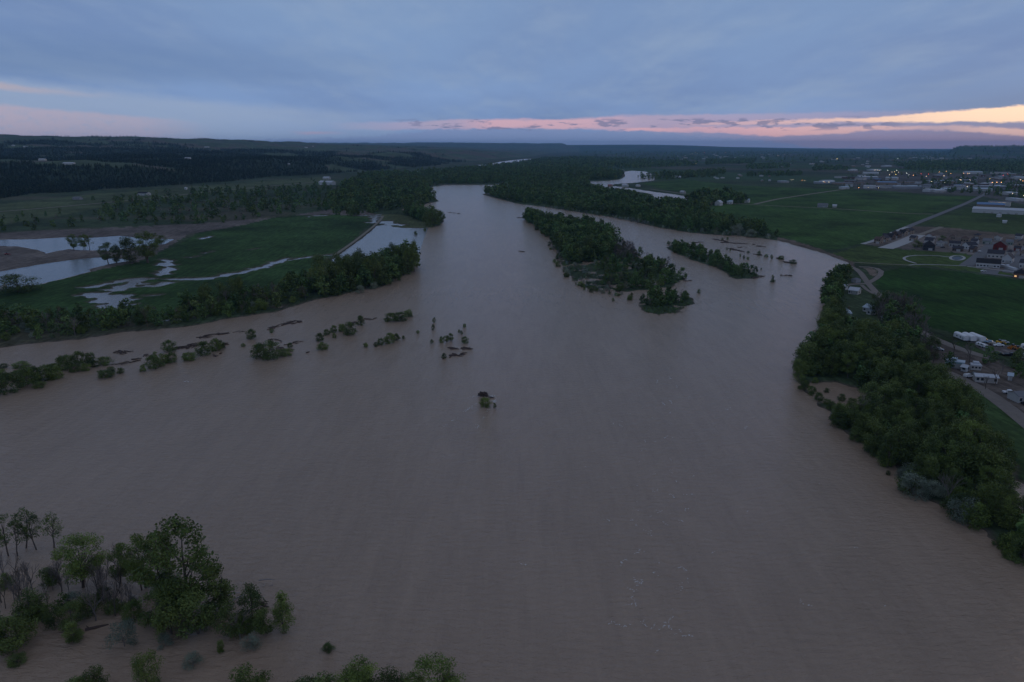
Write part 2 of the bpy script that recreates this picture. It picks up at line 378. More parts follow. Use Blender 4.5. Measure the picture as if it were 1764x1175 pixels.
# land cover: 0 rough grass
COVER = [  # name, polygon, albedo, key
    ('gravel', [(-400, 400), (0, 400), (100, 396), (200, 392), (330, 386), (500, 372), (560, 362), (640, 364), (645, 372), (520, 372), (330, 402), (290, 424), (230, 462), (130, 480), (0, 505), (-400, 530)], (.155, .130, .112)),
    ('cropA', [(-300, 506), (0, 500), (110, 480), (160, 467), (235, 452), (300, 425), (345, 400), (400, 392), (480, 373), (560, 369), (640, 372), (636, 386), (610, 412), (560, 444), (545, 462), (520, 478), (430, 500), (300, 538), (150, 540), (0, 560), (-300, 580)], (.038, .074, .022)),
    ('cropB', [(1105, 316), (1180, 309), (1280, 320), (1360, 323), (1464, 327), (1560, 331), (1600, 337), (1685, 339), (1640, 358), (1568, 389), (1489, 419), (1440, 431), (1416, 429), (1370, 414), (1300, 396), (1235, 378), (1205, 366), (1238, 352), (1290, 352), (1290, 340), (1192, 334), (1150, 328)], (.042, .086, .020)),
    ('cropC', [(1582, 386), (1640, 366), (1668, 356), (1764, 369), (2300, 405), (2300, 470), (1764, 405), (1640, 392)], (.052, .084, .026)),
    ('plough', [(1540, 405), (1576, 389), (1640, 393), (1764, 406), (2300, 470), (2300, 500), (1764, 424), (1600, 412), (1585, 420), (1535, 424)], (.150, .115, .090)),
    ('lot', [(1489, 421), (1532, 403), (1570, 402), (1640, 408), (1764, 420), (2200, 470), (2200, 520), (1764, 478), (1690, 466), (1668, 456), (1690, 440), (1640, 434), (1560, 430), (1530, 426)], (.185, .155, .135)),
    ('lawn', [(1420, 440), (1460, 430), (1489, 422), (1540, 428), (1620, 434), (1686, 441), (1664, 459), (1740, 470), (1764, 478), (1600, 458), (1545, 458), (1500, 456), (1464, 452)], (.068, .102, .028)),
    ('bank', [(1340, 409), (1364, 414), (1420, 431), (1465, 448), (1475, 462), (1455, 470), (1446, 464), (1460, 452), (1416, 436), (1340, 417)], (.150, .115, .090)),
    ('cropD', [(1506, 486), (1520, 468), (1560, 460), (1640, 466), (1764, 484), (2300, 560), (2300, 720), (1764, 606), (1690, 588), (1650, 575), (1590, 562), (1566, 545), (1535, 520)], (.022, .058, .011)),
    ('scar', [(1491, 463), (1500, 461), (1512, 467), (1514, 474), (1503, 477), (1494, 470)], (.22, .17, .13)),
    ('yard', [(1662, 587), (1700, 591), (1764, 597), (1900, 620), (1900, 650), (1764, 622), (1730, 610), (1690, 601)], (.155, .135, .125)),
    ('verge', [(1610, 575), (1662, 588), (1690, 601), (1720, 612), (1690, 612), (1656, 600), (1625, 588)], (.055, .085, .033)),
    ('park', [(1596, 580), (1625, 592), (1656, 604), (1700, 614), (1764, 640), (1900, 700), (1900, 780), (1764, 722), (1733, 700), (1681, 664), (1628, 641), (1600, 628)], (.120, .098, .082)),
    ('verge2', [(1630, 645), (1681, 668), (1714, 690), (1733, 706), (1764, 730), (1900, 830), (1900, 960), (1764, 830), (1720, 762), (1690, 720), (1640, 680)], (.050, .085, .030)),
    ('valleygrass', [(-400, 385), (0, 352), (160, 334), (334, 321), (550, 305), (585, 312), (555, 322), (400, 332), (240, 345), (100, 372), (0, 388), (-400, 420)], (.088, .108, .050)),
    ('flat', [(655, 370), (690, 370), (735, 378), (745, 390), (700, 392), (665, 388)], (.10, .115, .05)),
    ('townlot', [(1470, 304), (1560, 300), (1764, 300), (2200, 300), (2200, 345), (1764, 352), (1690, 338), (1600, 334), (1470, 325)], (.095, .09, .08)),
]
alb = np.zeros((len(X), 3)); alb[:] = (.050, .072, .036)
cov = np.zeros(len(X), np.int32)
w1 = (fbm(X / 60, Y / 60, 61, 4) - .5); w2 = fbm(X / 14, Y / 14, 63, 3) - .5
idx = np.where(near)[0]
wx = xn + (vnoise(xn / 8, yn / 8, 71) - .5) * 5; wy = yn + (vnoise(xn / 8, yn / 8, 73) - .5) * 5
for i, (nm, pl, c) in enumerate(COVER):
    ins = inside(polyw(pl), wx, wy)
    cov[idx[ins]] = i + 1; alb[idx[ins]] = c
# dry and lush patches, crop rows, far patchwork
azd = np.degrees(np.arctan2(X, Y))
vary = 1 + 1.1 * w1 + .5 * w2
crop = np.isin(cov, [2, 3, 9]); vary = np.where(crop, 1.04 + 1.35 * w1 + .6 * w2, vary)
alb *= np.clip(vary, .35, 1.9)[:, None]
tan_ = sstep(.52, .70, fbm(X / 150, Y / 90, 81, 4)) * (cov == 0) * (azd < 5)
alb = alb * (1 - .6 * tan_[:, None]) + np.array([.12, .10, .07]) * .6 * tan_[:, None]
far = (RR > 2600) & (azd > 5) & (cov == 0)
cell = _hash(np.floor((X + .35 * Y) / 420).astype(np.int64), np.floor((Y - .35 * X) / 650).astype(np.int64), 5)
pal = np.array([[.045, .08, .035], [.06, .085, .045], [.04, .06, .035], [.085, .085, .06], [.05, .09, .04]])
alb[far] = pal[(cell[far] * 4.99).astype(int)] * (1 + .5 * w1[far])[:, None]
hl = hillh(X, Y) > 1
alb[hl & (azd < 5)] = np.array([.085, .112, .062]) * (1 + 1.0 * w1[hl & (azd < 5)])[:, None]
bl = hl & (azd < 5) & (fbm(X / 180, Y / 180, 91, 4) > .60)
alb[bl] = np.array([.12, .105, .08])
pz = hl & (azd < 6) & ((fbm(X / 190, Y / 190, 101, 5) * .6 + fbm(X / 1300, Y / 1300, 103, 3) * .4) > (.56 - .15 * sstep(6500, 3200, RR) + .10 * sstep(4500, 7500, RR)))
alb[pz] = (.040, .058, .034)
# mud rim and the silty film round the puddles
rim = np.zeros(len(X)); rim[idx] = np.where(near[idx], sstep(2.6, 0., np.abs(wsn) * 1.0) * (wsn < 3), 0)
rim[idx] = np.maximum(rim[idx], sstep(5., 0., pd) * .9)
alb = alb * (1 - rim[:, None]) + np.array([.11, .09, .07]) * rim[:, None]
under = Z < -.1
alb[under] = (.12, .09, .07)
alb = np.clip(alb, .01, .5)
nr, na = R2.shape
I = np.arange(nr * na).reshape(nr, na)
Fq = np.stack([I[:-1, :-1], I[:-1, 1:], I[1:, 1:], I[1:, :-1]], -1).reshape(-1, 4)[:, ::-1]
fc = np.where(cov[Fq[:, 0]] == cov[Fq[:, 2]], cov[Fq[:, 0]], cov[Fq[:, 1]])
gm, gnt, gb = mat('land cover')
gn = gnt.nodes; gl = gnt.links
at = gn.new('ShaderNodeAttribute'); at.attribute_name = 'tint'
tcg = gn.new('ShaderNodeNewGeometry'); mp_ = gn.new('ShaderNodeMapping'); mp_.inputs['Rotation'].default_value = (0, 0, R(24)); mp_.inputs['Scale'].default_value = (.5, .06, .5)
no = gn.new('ShaderNodeTexNoise'); no.inputs['Scale'].default_value = .9; no.inputs['Detail'].default_value = 5; no.inputs['Roughness'].default_value = .65
gl.new(tcg.outputs['Position'], mp_.inputs['Vector']); gl.new(mp_.outputs['Vector'], no.inputs['Vector'])
no2 = gn.new('ShaderNodeTexNoise'); no2.inputs['Scale'].default_value = .22; no2.inputs['Detail'].default_value = 6; no2.inputs['Roughness'].default_value = .7
gl.new(tcg.outputs['Position'], no2.inputs['Vector'])
mr = gn.new('ShaderNodeMapRange'); mr.inputs['From Min'].default_value = .3; mr.inputs['From Max'].default_value = .7; mr.inputs['To Min'].default_value = .6; mr.inputs['To Max'].default_value = 1.42
mr2 = gn.new('ShaderNodeMapRange'); mr2.inputs['From Min'].default_value = .3; mr2.inputs['From Max'].default_value = .7; mr2.inputs['To Min'].default_value = .65; mr2.inputs['To Max'].default_value = 1.35
gl.new(no.outputs['Fac'], mr.inputs['Value']); gl.new(no2.outputs['Fac'], mr2.inputs['Value'])
m1 = gn.new('ShaderNodeMath'); m1.operation = 'MULTIPLY'; gl.new(mr.outputs[0], m1.inputs[0]); gl.new(mr2.outputs[0], m1.inputs[1])
vm = gn.new('ShaderNodeVectorMath'); vm.operation = 'SCALE'; gl.new(at.outputs['Color'], vm.inputs[0]); gl.new(m1.outputs[0], vm.inputs['Scale'])
gl.new(vm.outputs[0], gb.inputs['Base Color']); gb.inputs['Roughness'].default_value = .95; gb.inputs['Specular IOR Level'].default_value = .05
V = np.stack([X, Y, Z], 1)
names = {0: 'ground', 1: 'gravel_bar', 2: 'crop_field', 3: 'crop_field', 4: 'crop_field', 5: 'ploughed_field', 6: 'ground', 7: 'lawn', 8: 'ground', 9: 'crop_field', 10: 'ground', 11: 'gravel_yard', 12: 'ground', 13: 'ground', 14: 'ground', 15: 'ground', 16: 'ground', 17: 'ground'}
lab = {'ground': 'rough grass and bare soil of the valley floor and hills', 'gravel_bar': 'pale gravel and mud flats around the flooded pits', 'ploughed_field': 'bare brown strip of graded soil beside the new houses', 'lawn': 'mown grass park inside the pale footpath loop', 'gravel_yard': 'grey gravel storage yard beside the trailers'}
cl = {2: 'dark green crop field streaked with flood puddles', 3: 'broad green crop field beyond the river bend', 4: 'rough dark green field beyond the graded soil', 9: 'deep green crop field beside the wooded bank'}
groups = {}
for k, nm in names.items():
    groups.setdefault((nm, k if nm == 'crop_field' else -1), []).append(k)
for (nm, kk), ks in groups.items():
    f = Fq[np.isin(fc, ks)]
    if not len(f): continue
    uq, inv = np.unique(f, return_inverse=True)
    me = mesh_np(nm, V[uq], inv.reshape(-1, 4), gm, alb[uq], True)
    o = link(nm, me); tag(o, cl.get(kk) or lab[nm], {'ground': 'ground', 'gravel_bar': 'gravel bar', 'ploughed_field': 'bare field', 'lawn': 'lawn', 'gravel_yard': 'gravel yard'}.get(nm, 'crop field'), kind='structure')

# ---------------------------------------------------------------- water
def water_mat(name, c1, c2, bump):
    m, nt, bs = mat(name); n = nt.nodes; l = nt.links
    g = n.new('ShaderNodeNewGeometry')
    mp = n.new('ShaderNodeMapping'); mp.inputs['Scale'].default_value = (.07, .020, .02); mp.inputs['Rotation'].default_value = (0, 0, R(-14))
    a = n.new('ShaderNodeTexNoise'); a.inputs['Scale'].default_value = 1; a.inputs['Detail'].default_value = 6; a.inputs['Distortion'].default_value = 1.2
    l.new(g.outputs['Position'], mp.inputs['Vector']); l.new(mp.outputs['Vector'], a.inputs['Vector'])
    mp4 = n.new('ShaderNodeMapping'); mp4.inputs['Scale'].default_value = (.30, .035, 1); mp4.inputs['Rotation'].default_value = (0, 0, R(9)); a4 = n.new('ShaderNodeTexNoise'); a4.inputs['Scale'].default_value = 1; a4.inputs['Detail'].default_value = 7; a4.inputs['Roughness'].default_value = .7; a4.inputs['Distortion'].default_value = .8
    l.new(g.outputs['Position'], mp4.inputs['Vector']); l.new(mp4.outputs['Vector'], a4.inputs['Vector'])
    av = n.new('ShaderNodeMath'); av.operation = 'MULTIPLY_ADD'; av.inputs[1].default_value = .55; l.new(a4.outputs['Fac'], av.inputs[0])
    hv = n.new('ShaderNodeMath'); hv.operation = 'MULTIPLY'; hv.inputs[1].default_value = .45; l.new(a.outputs['Fac'], hv.inputs[0]); l.new(hv.outputs[0], av.inputs[2])
    mr = n.new('ShaderNodeMapRange'); mr.inputs['From Min'].default_value = .28; mr.inputs['From Max'].default_value = .72; l.new(av.outputs[0], mr.inputs['Value'])
    mx = n.new('ShaderNodeMix'); mx.data_type = 'RGBA'; mx.inputs['A'].default_value = (*c1, 1); mx.inputs['B'].default_value = (*c2, 1)
    l.new(mr.outputs[0], mx.inputs['Factor']); l.new(mx.outputs['Result'], bs.inputs['Base Color'])
    bs.inputs['IOR'].default_value = 1.333; bs.inputs['Specular IOR Level'].default_value = .5
    bs.inputs['Roughness'].default_value = .18
    def tex(sx, sy, rot, sc, det, dist=.4):
        mp = n.new('ShaderNodeMapping'); mp.inputs['Scale'].default_value = (sx, sy, 1); mp.inputs['Rotation'].default_value = (0, 0, R(rot))
        t = n.new('ShaderNodeTexNoise'); t.inputs['Scale'].default_value = sc; t.inputs['Detail'].default_value = det; t.inputs['Distortion'].default_value = dist; t.inputs['Roughness'].default_value = .6
        l.new(g.outputs['Position'], mp.inputs['Vector']); l.new(mp.outputs['Vector'], t.inputs['Vector']); return t.outputs['Fac']
    t1 = tex(.5, 1.1, 12, .55, 5); t2 = tex(.6, 1.4, -16, 1.6, 4); t3 = tex(.5, .5, 0, .06, 3, 1.5)
    b3 = n.new('ShaderNodeBump'); b3.inputs['Distance'].default_value = 1.2; b3.inputs['Strength'].default_value = bump * .14; l.new(t3, b3.inputs['Height'])
    b1 = n.new('ShaderNodeBump'); b1.inputs['Distance'].default_value = .55; b1.inputs['Strength'].default_value = bump; l.new(t1, b1.inputs['Height']); l.new(b3.outputs[0], b1.inputs['Normal'])
    b2 = n.new('ShaderNodeBump'); b2.inputs['Distance'].default_value = .16; b2.inputs['Strength'].default_value = bump; l.new(t2, b2.inputs['Height']); l.new(b1.outputs[0], b2.inputs['Normal'])
    l.new(b2.outputs[0], bs.inputs['Normal'])
    return m
WM = water_mat('muddy flood water', (.315, .222, .153), (.415, .296, .205), 1.6)
PM = water_mat('pond water', (.10, .12, .13), (.12, .14, .15), .25)
def sheet(name, pts, z, m, label, cat):
    b = MB(); b.poly([(x, y, z) for x, y in pts]); o = link(name, b.mesh(name, m)); tag(o, label, cat, kind='structure'); return o
ang = np.linspace(0, 2 * math.pi, 65)[:-1]
sheet('river_water', [(9000 * math.cos(a), 9000 * math.sin(a)) for a in ang], 0., WM, 'wide muddy brown river in flood with soft ripples', 'river')
def grow(pl, d):
    c = pl.mean(0); return [tuple(p + (p - c) / np.linalg.norm(p - c) * d) for p in pl]
FWM = water_mat('shallow field water', (.17, .16, .155), (.25, .225, .205), .45)
sheet('field_water', polyw([(-300, 512), (0, 508), (60, 500), (170, 470), (250, 455), (300, 428), (340, 404), (470, 378), (560, 366), (640, 364), (700, 378), (738, 393), (730, 412), (722, 436), (700, 452), (650, 468), (600, 482), (540, 500), (430, 520), (380, 540), (300, 556), (200, 564), (0, 570), (-300, 590)], 0), .02, FWM, 'pale shallow floodwater lying in the crop field and its flooded corner', 'flood water')
for pl in (POND1, POND2):
    w_ = polyw(pl, 0)
    sheet('pond_water', w_ if True else 0, .03, PM, 'blue grey flooded gravel pit ' + ('behind the pair of cottonwoods' if pl is POND1 else 'in front of the gravel spit'), 'pond')
# ---------------------------------------------------------------- haze
hz = MB(); hz.box(-37500, 37500, -37500, 37500, -3, 330)
hm = bpy.data.materials.new('evening haze'); hm.use_nodes = True
hn_ = hm.node_tree; hn_.nodes.clear()
ho = hn_.nodes.new('ShaderNodeOutputMaterial'); pv = hn_.nodes.new('ShaderNodeVolumePrincipled')
pv.inputs['Color'].default_value = (.30, .60, 1, 1); pv.inputs['Density'].default_value = 3.1e-5; pv.inputs['Anisotropy'].default_value = .2
hn_.links.new(pv.outputs[0], ho.inputs['Volume'])
tag(link('haze', hz.mesh('haze', hm)), 'thin blue evening haze over the far valley', 'haze', kind='stuff')

# ---------------------------------------------------------------- trees
def crown_np(seed, nl, nq, size, rx=.32, z0=.28, z1=1., lobe=.14, up=.25, clump=1., fan=-.12):
    g = np.random.default_rng(seed)
    # lobe centres over an uneven ellipsoid
    zc = (z0 + z1) / 2; rz = (z1 - z0) / 2
    th = g.uniform(0, 2 * math.pi, nl); zz = g.uniform(-.85, 1., nl); rad = np.sqrt(np.maximum(0, 1 - zz ** 2)) * g.uniform(.45, 1.0, nl)
    prof = np.clip(1.0 + fan * zz, .5, 1.3)
    C = np.stack([np.cos(th) * rad * rx * prof * .8, np.sin(th) * rad * rx * prof * .8, zc + zz * rz * .86], 1)
    lr = lobe * g.uniform(.55, 1.25, nl)
    w = lr ** 2; li = g.choice(nl, nq, p=w / w.sum())
    d = g.normal(size=(nq, 3)); d /= np.linalg.norm(d, axis=1)[:, None]
    rr_ = lr[li] * g.uniform(.25, 1.12, nq) ** .6
    c = C[li] + d * rr_[:, None] * np.array([1, 1, .85])
    nrm = d + g.normal(size=(nq, 3)) * .7 + np.array([0, 0, up]); nrm /= np.linalg.norm(nrm, axis=1)[:, None]
    a = np.cross(nrm, g.normal(size=(nq, 3))); a /= np.linalg.norm(a, axis=1)[:, None]; b = np.cross(nrm, a)
    s = size * g.uniform(.55, 1.35, nq)[:, None]; k = g.uniform(.45, .8, nq)[:, None]
    ex = np.percentile(np.hypot(c[:, 0], c[:, 1]), 96) + size * .5; c[:, :2] *= rx / ex
    lo, hi = np.percentile(c[:, 2], [2, 99]); c[:, 2] = z0 + (c[:, 2] - lo) / (hi - lo) * (z1 - z0 - size * .5)
    off = nrm * s * g.uniform(-.3, .3, nq)[:, None]
    V = np.stack([c - a * s, c - b * s * k + off, c + a * s, c + b * s * k + off], 1).reshape(-1, 3)
    Fq = np.arange(nq * 4).reshape(-1, 4)
    return V, Fq, C
def trunk_mb(C, seed, base=.028, z0=.3, stems=1):
    g = random.Random(seed); m = MB()
    for s in range(stems):
        lean = (g.uniform(-.05, .05), g.uniform(-.05, .05)); bx, by = (0, 0) if stems == 1 else (g.uniform(-.06, .06), g.uniform(-.06, .06))
        top = .86 if s == 0 else .66
        pts = [(bx + lean[0] * t * 2 + g.uniform(-.01, .01), by + lean[1] * t * 2 + g.uniform(-.01, .01), t * top - .03) for t in (0, .2, .4, .6, .8, 1)]
        m.tube(pts, [base * (1 - .8 * i / 5) / (1 if s == 0 else 1.5) for i in range(6)], 7)
        order = sorted(range(len(C)), key=lambda i: g.random())[:9]
        for i in order:
            c = C[i]; t = min(max((c[2] - .12) / top * .75, .22), .85); j = t * 5; q = int(j)
            p = Vector(pts[q]).lerp(Vector(pts[min(q + 1, 5)]), j - q)
            mid = p.lerp(Vector(c), .55) + Vector((0, 0, -.02))
            m.tube([p, mid, Vector(c)], [base * .42, base * .26, base * .1], 5)
    return m
def bare_mb(seed, n=3, h=1., base=.02, spread=.5):
    g = random.Random(seed); m = MB()
    def grow_(p, d, l, r, depth):
        q = p + d * l
        m.tube([p, p.lerp(q, .5) + Vector((g.uniform(-1, 1), g.uniform(-1, 1), 0)) * l * .05, q], [r, r * .8, r * .62], 4 if depth > 1 else 6)
        if depth >= 4 or l < .03: return
        for k in range(g.choice((2, 3, 3)) if depth else n + 1):
            nd = (d + Vector((g.uniform(-1, 1), g.uniform(-1, 1), g.uniform(-.15, .6))) * spread * 1.15).normalized()
            grow_(q if k else p.lerp(q, .75), nd, l * g.uniform(.62, .85), r * .6, depth + 1)
    grow_(Vector((0, 0, -.02)), Vector((g.uniform(-.08, .08), g.uniform(-.08, .08), 1)).normalized(), h * .30, base, 0)
    return m
KINDS_ = {}
def variant(kind, i):
    k = (kind, i)
    if k in KINDS_: return KINDS_[k]
    s = hash(kind) % 97 if False else sum(map(ord, kind)) % 97 + i * 13
    if kind == 'cottonwood':   # wide crown on visible trunk, leaf clumps fine enough for the nearest trees
        V, Fq, C = crown_np(s, 42, 7600, .0120, .33, .24, 1., .092, fan=.28)
        r = (mesh_np('crown', V, Fq, LEAF['green']), trunk_mb(C, s, .022, stems=1 + (i % 3 == 1)).mesh('trunk', BARK))
    elif kind == 'open':     # thin sparse crown high on a tall stem
        V, Fq, C = crown_np(s, 22, 1000, .013, .20, .36, 1., .06)
        r = (mesh_np('crown', V, Fq, LEAF['deep']), trunk_mb(C, s, .014).mesh('trunk', BARK))
    elif kind == 'dense':    # round wood tree with low skirts
        V, Fq, C = crown_np(s, 34, 4200, .019, .40, .06, 1., .15)
        r = (mesh_np('crown', V, Fq, LEAF['deep' if i % 2 else 'wood']), trunk_mb(C, s, .022).mesh('trunk', BARK))
    elif kind == 'tall':
        V, Fq, C = crown_np(s, 26, 3600, .017, .26, .10, 1., .125)
        r = (mesh_np('crown', V, Fq, LEAF['wood' if i % 2 else 'deep']), trunk_mb(C, s, .02).mesh('trunk', BARK))
    elif kind == 'silver':
        V, Fq, C = crown_np(s, 26, 2600, .024, .55, .03, 1., .2)
        r = (mesh_np('foliage', V, Fq, LEAF['silver']), trunk_mb(C, s, .02).mesh('stem', PALEBARK))
    elif kind == 'shrub':
        V, Fq, C = crown_np(s, 60, 3600, .030, .62, .0, 1., .15)
        r = (mesh_np('foliage', V, Fq, LEAF['green' if i % 2 else 'deep']), trunk_mb(C, s, .02).mesh('stem', BARK))
    else:
        r = (None, bare_mb(s, 3 + i % 2, base=.017).mesh('trunk', PALEBARK if i % 2 else BARK))
    KINDS_[k] = r; return r
NAMES = {'cottonwood': ('cottonwood_tree', 'tree'), 'open': ('cottonwood_tree', 'tree'), 'dense': ('leafy_tree', 'tree'), 'tall': ('leafy_tree', 'tree'), 'silver': ('silver_shrub', 'shrub'), 'shrub': ('green_shrub', 'shrub'), 'bare': ('bare_tree', 'bare tree')}
def put_tree(kind, x, y, z, h, label, group=None, wr=1., i=None, lean=(0, 0), rz=None):
    nm, cat = NAMES[kind]
    if i is None: i = rnd.randrange(6)
    cr, tr = variant(kind, i)
    e = link(nm, None, None, (x, y, z), rnd.uniform(0, 6.28) if rz is None else rz, (h * wr, h * wr, h))
    e.rotation_euler[0] = lean[0]; e.rotation_euler[1] = lean[1]
    tag(e, label, cat, group)
    if cr: link(cr.name.split('.')[0], cr, e)
    link(tr.name.split('.')[0], tr, e)
    return e
CW = {'cottonwood': .66, 'open': .34, 'dense': .8, 'tall': .52, 'silver': 1.1, 'shrub': 1.24, 'bare': .75}
def tree_px(kind, bx, by, ty, w, label, group=None, i=None, z=0., lean=(0, 0)):
    x, y = P(bx, by, z); _, _, dep = proj(x, y, z)
    h = (by - ty) / F * dep / CP * (1 + .0 * 1)
    ray_tilt = math.atan2(H - z, y)
    wid = w / F * dep
    if kind in ('silver', 'shrub', 'dense'):   # a low round crown shows its top as well as its side
        h = max(h * .9, wid * .35)
    return put_tree(kind, x, y, z, h, label, group, wid / (h * CW[kind]), i, lean)
# nearest flooded trees, one by one
G1 = 'trees standing in the flood close to the camera'
for a in [
    ('open', 94, 944, 879, 34, 'slender sparse tree standing alone at the end of the bare row', 0),
    ('open', 62, 947, 885, 30, 'thin tree with a small ragged top, second from the open end of its row', 1),
    ('open', 46, 944, 872, 34, 'tallest of the thin sparse trees in the flooded row', 2),
    ('open', 31, 958, 883, 30, 'thin tree leaning inward between two sparse neighbours', 3),
    ('open', 14, 958, 884, 32, 'thin sparse tree with two stems at the frame edge of its row', 4),
    ('open', -12, 966, 886, 34, 'thin sparse tree cut by the frame edge', 5),
    ('cottonwood', 143, 1012, 920, 80, 'broad dark cottonwood with a dense rounded crown behind grey thicket', 0),
    ('cottonwood', 252, 1014, 919, 58, 'leaning cottonwood with an uneven crown beside the largest tree', 1),
    ('cottonwood', 208, 1005, 938, 46, 'smaller cottonwood between the broad round tree and the leaning one', 3),
    ('cottonwood', 322, 1062, 890, 122, 'largest pale green cottonwood with a tall open crown', 2),
    ('cottonwood', 282, 1030, 915, 56, 'narrow cottonwood tucked against the flank of the largest tree', 5),
    ('tall', 377, 1048, 970, 56, 'light airy tree just behind the bleached fallen snag', 1),
    ('dense', 297, 1092, 1018, 62, 'bright round tree in front of the largest cottonwood', 2),
    ('tall', 341, 1092, 1012, 58, 'dark upright tree below the trunk of the largest cottonwood', 0),
    ('dense', 398, 1098, 1026, 48, 'bushy tree over the pale shrub at the point of the clump', 4),
    ('tall', 489, 1086, 1016, 38, 'upright green tree at the very tip of the flooded clump', 3),
    ('tall', 458, 1090, 1044, 36, 'short leaning tree beside the tip tree of the clump', 5),
    ('dense', 152, 1060, 1020, 42, 'small yellow green tree inside the grey thicket', 0),
    ('dense', 94, 1078, 1034, 40, 'small yellow green tree low beside the floating log', 2),
    ('dense', 28, 1118, 1046, 72, 'round green tree by the frame edge above the brown shallows', 4),
    ('dense', -14, 1112, 1040, 60, 'green tree half cut by the frame edge above the shallows', 1),
    ('tall', 127, 1106, 1070, 32, 'small dark tree standing at the end of the floating log', 1),
    ('tall', 84, 1010, 978, 40, 'dim low tree behind the grey twig thicket', 5),
    ('dense', 300, 1050, 990, 60, 'mid height leafy tree under the largest crown', 3),
    ('dense', 362, 1075, 1032, 44, 'low leafy tree between the dark upright tree and the point', 5),
    ('dense', 166, 1198, 1136, 42, 'bright tree rising from the lower frame edge', 2),
    ('dense', 135, 1205, 1160, 40, 'low leafy tree beside the bright one at the lower frame edge', 5),
    ('dense', 257, 1186, 1113, 50, 'rounded tree standing alone in the brown shallows', 0),
    ('dense', 430, 1215, 1139, 68, 'round tree alone between the shallows and the lower thicket', 4),
    ('dense', 525, 1225, 1158, 60, 'low dark tree starting the row along the lower frame edge', 1),
    ('dense', 572, 1228, 1148, 66, 'second tree of the lower frame row, broad and dark', 3),
    ('cottonwood', 622, 1232, 1134, 66, 'tallest tree of the row along the lower frame edge', 4),
    ('dense', 676, 1230, 1146, 56, 'paler tree in the middle of the lower frame row', 0),
    ('cottonwood', 748, 1236, 1131, 78, 'broad spreading tree ending the row along the lower frame edge', 0)]:
    k, bx, by, ty, w, lb, i = a
    tree_px(k, bx, by, ty, w * (1.25 if by > 1200 else 1.05), lb, G1, i, 0., (0, .12) if 'leaning' in lb else (0, 0))
for a in [
    ('silver', 215, 1113, 1062, 50, 'blue grey shrub alone in the brown shallows beside the log', 0),
    ('silver', 333, 1147, 1122, 38, 'low grey shrub in the shallows above the rounded tree', 1),
    ('silver', 433, 1116, 1090, 36, 'grey shrub under the bushy tree at the clump point', 2),
    ('silver', 285, 1112, 1088, 30, 'small grey shrub beneath the bright round tree', 3),
    ('silver', 283, 1012, 980, 50, 'hazy grey green shrub behind the largest tree', 4),
    ('shrub', 380, 1124, 1098, 14, 'slim green shrub in the shallows beside the point', 1),
    ('shrub', 565, 1120, 1106, 24, 'tiny dark shrub alone in open water near the lower row', 0),
    ('shrub', 30, 1142, 1125, 34, 'low brown green shrub in the shallows at the frame edge', 2),
    ('shrub', 420, 1086, 1060, 40, 'dark shrub under the bleached fallen snag', 3),
    ('shrub', 196, 1052, 1030, 40, 'dark low shrub at the foot of the twig thicket', 4),
    ('shrub', 8, 1012, 985, 34, 'dim shrub behind the round green tree at the frame edge', 5),
    ('shrub', 60, 1064, 1040, 44, 'dark shrub amid the grey twigs near the frame edge', 1)]:
    k, bx, by, ty, w, lb, i = a
    tree_px(k, bx, by, ty, w, lb, 'shrubs standing in the flood close to the camera', i)
for j in range(60):
    bx = rnd.choice([rnd.uniform(0, 110), rnd.uniform(100, 240), rnd.uniform(170, 240)]); by = rnd.uniform(985, 1062)
    x, y = P(bx, by, 0); put_tree('bare', x, y, 0, rnd.uniform(5, 11), 'leafless grey sapling in the flooded twig thicket', 'grey saplings of the flooded thicket', rnd.uniform(.5, .9))

# fill lists: (x, y, z, h, kind, region, width factor)
LIST = []
def fill(poly, space, h, kinds, region, keep=1., excl=None, zf=None, jit=.5):
    pw = polyw(poly, 0); x0, y0 = pw.min(0); x1, y1 = pw.max(0)
    gx, gy = np.meshgrid(np.arange(x0, x1, space), np.arange(y0, y1, space))
    gx = gx.ravel() + rng.uniform(-jit, jit, gx.size) * space; gy = gy.ravel() + rng.uniform(-jit, jit, gy.size) * space
    m = inside(pw, gx, gy) & (rng.random(gx.size) < keep)
    if excl is not None:
        for e in excl: m &= ~inside(polyw(e, 0), gx, gy)
    gx, gy = gx[m], gy[m]
    zz = hillh(gx, gy) + (LAND if zf is None else zf)
    ks = [k for k, w in kinds]; ww = np.array([w for k, w in kinds], float); ww /= ww.sum()
    kk = rng.choice(len(ks), len(gx), p=ww)
    cl_ = fbm(gx / (space * 4), gy / (space * 4), 17, 2)
    for a, b, z, k, c in zip(gx, gy, zz, kk, cl_):
        hh = rng.uniform(*h) * (.5 + 1.0 * c) * (1.18 if rng.random() < .07 else 1.)
        if ks[k] in ('silver', 'shrub'): hh *= .5
        LIST.append((a, b, float(z), hh, ks[k], region, 1.))
WOODC = [(1450, 474), (1478, 472), (1500, 480)]
RB = [(1432, 482), (1448, 470), (1462, 474), (1450, 500), (1446, 520), (1452, 545), (1480, 550), (1530, 560), (1560, 572), (1576, 620), (1600, 664), (1640, 694), (1680, 730), (1704, 768), (1720, 812), (1735, 862), (1764, 905), (1820, 965), (1900, 1070), (1850, 1005), (1764, 958), (1721, 926), (1672, 893), (1652, 866), (1600, 848), (1562, 822), (1524, 782), (1490, 758), (1478, 735), (1500, 700), (1496, 682), (1440, 652), (1390, 648), (1374, 636), (1376, 622), (1392, 606), (1420, 586), (1424, 548), (1420, 510)]
YARDX = [[(1700, 752), (1730, 762), (1764, 812), (1800, 860), (1800, 930), (1752, 905), (1738, 870), (1722, 810)], [(1450, 488), (1500, 486), (1535, 515), (1530, 560), (1490, 545), (1470, 520)], [(1444, 515), (1475, 515), (1480, 572), (1441, 572)], [(1478, 525), (1515, 525), (1522, 578), (1480, 578)]]
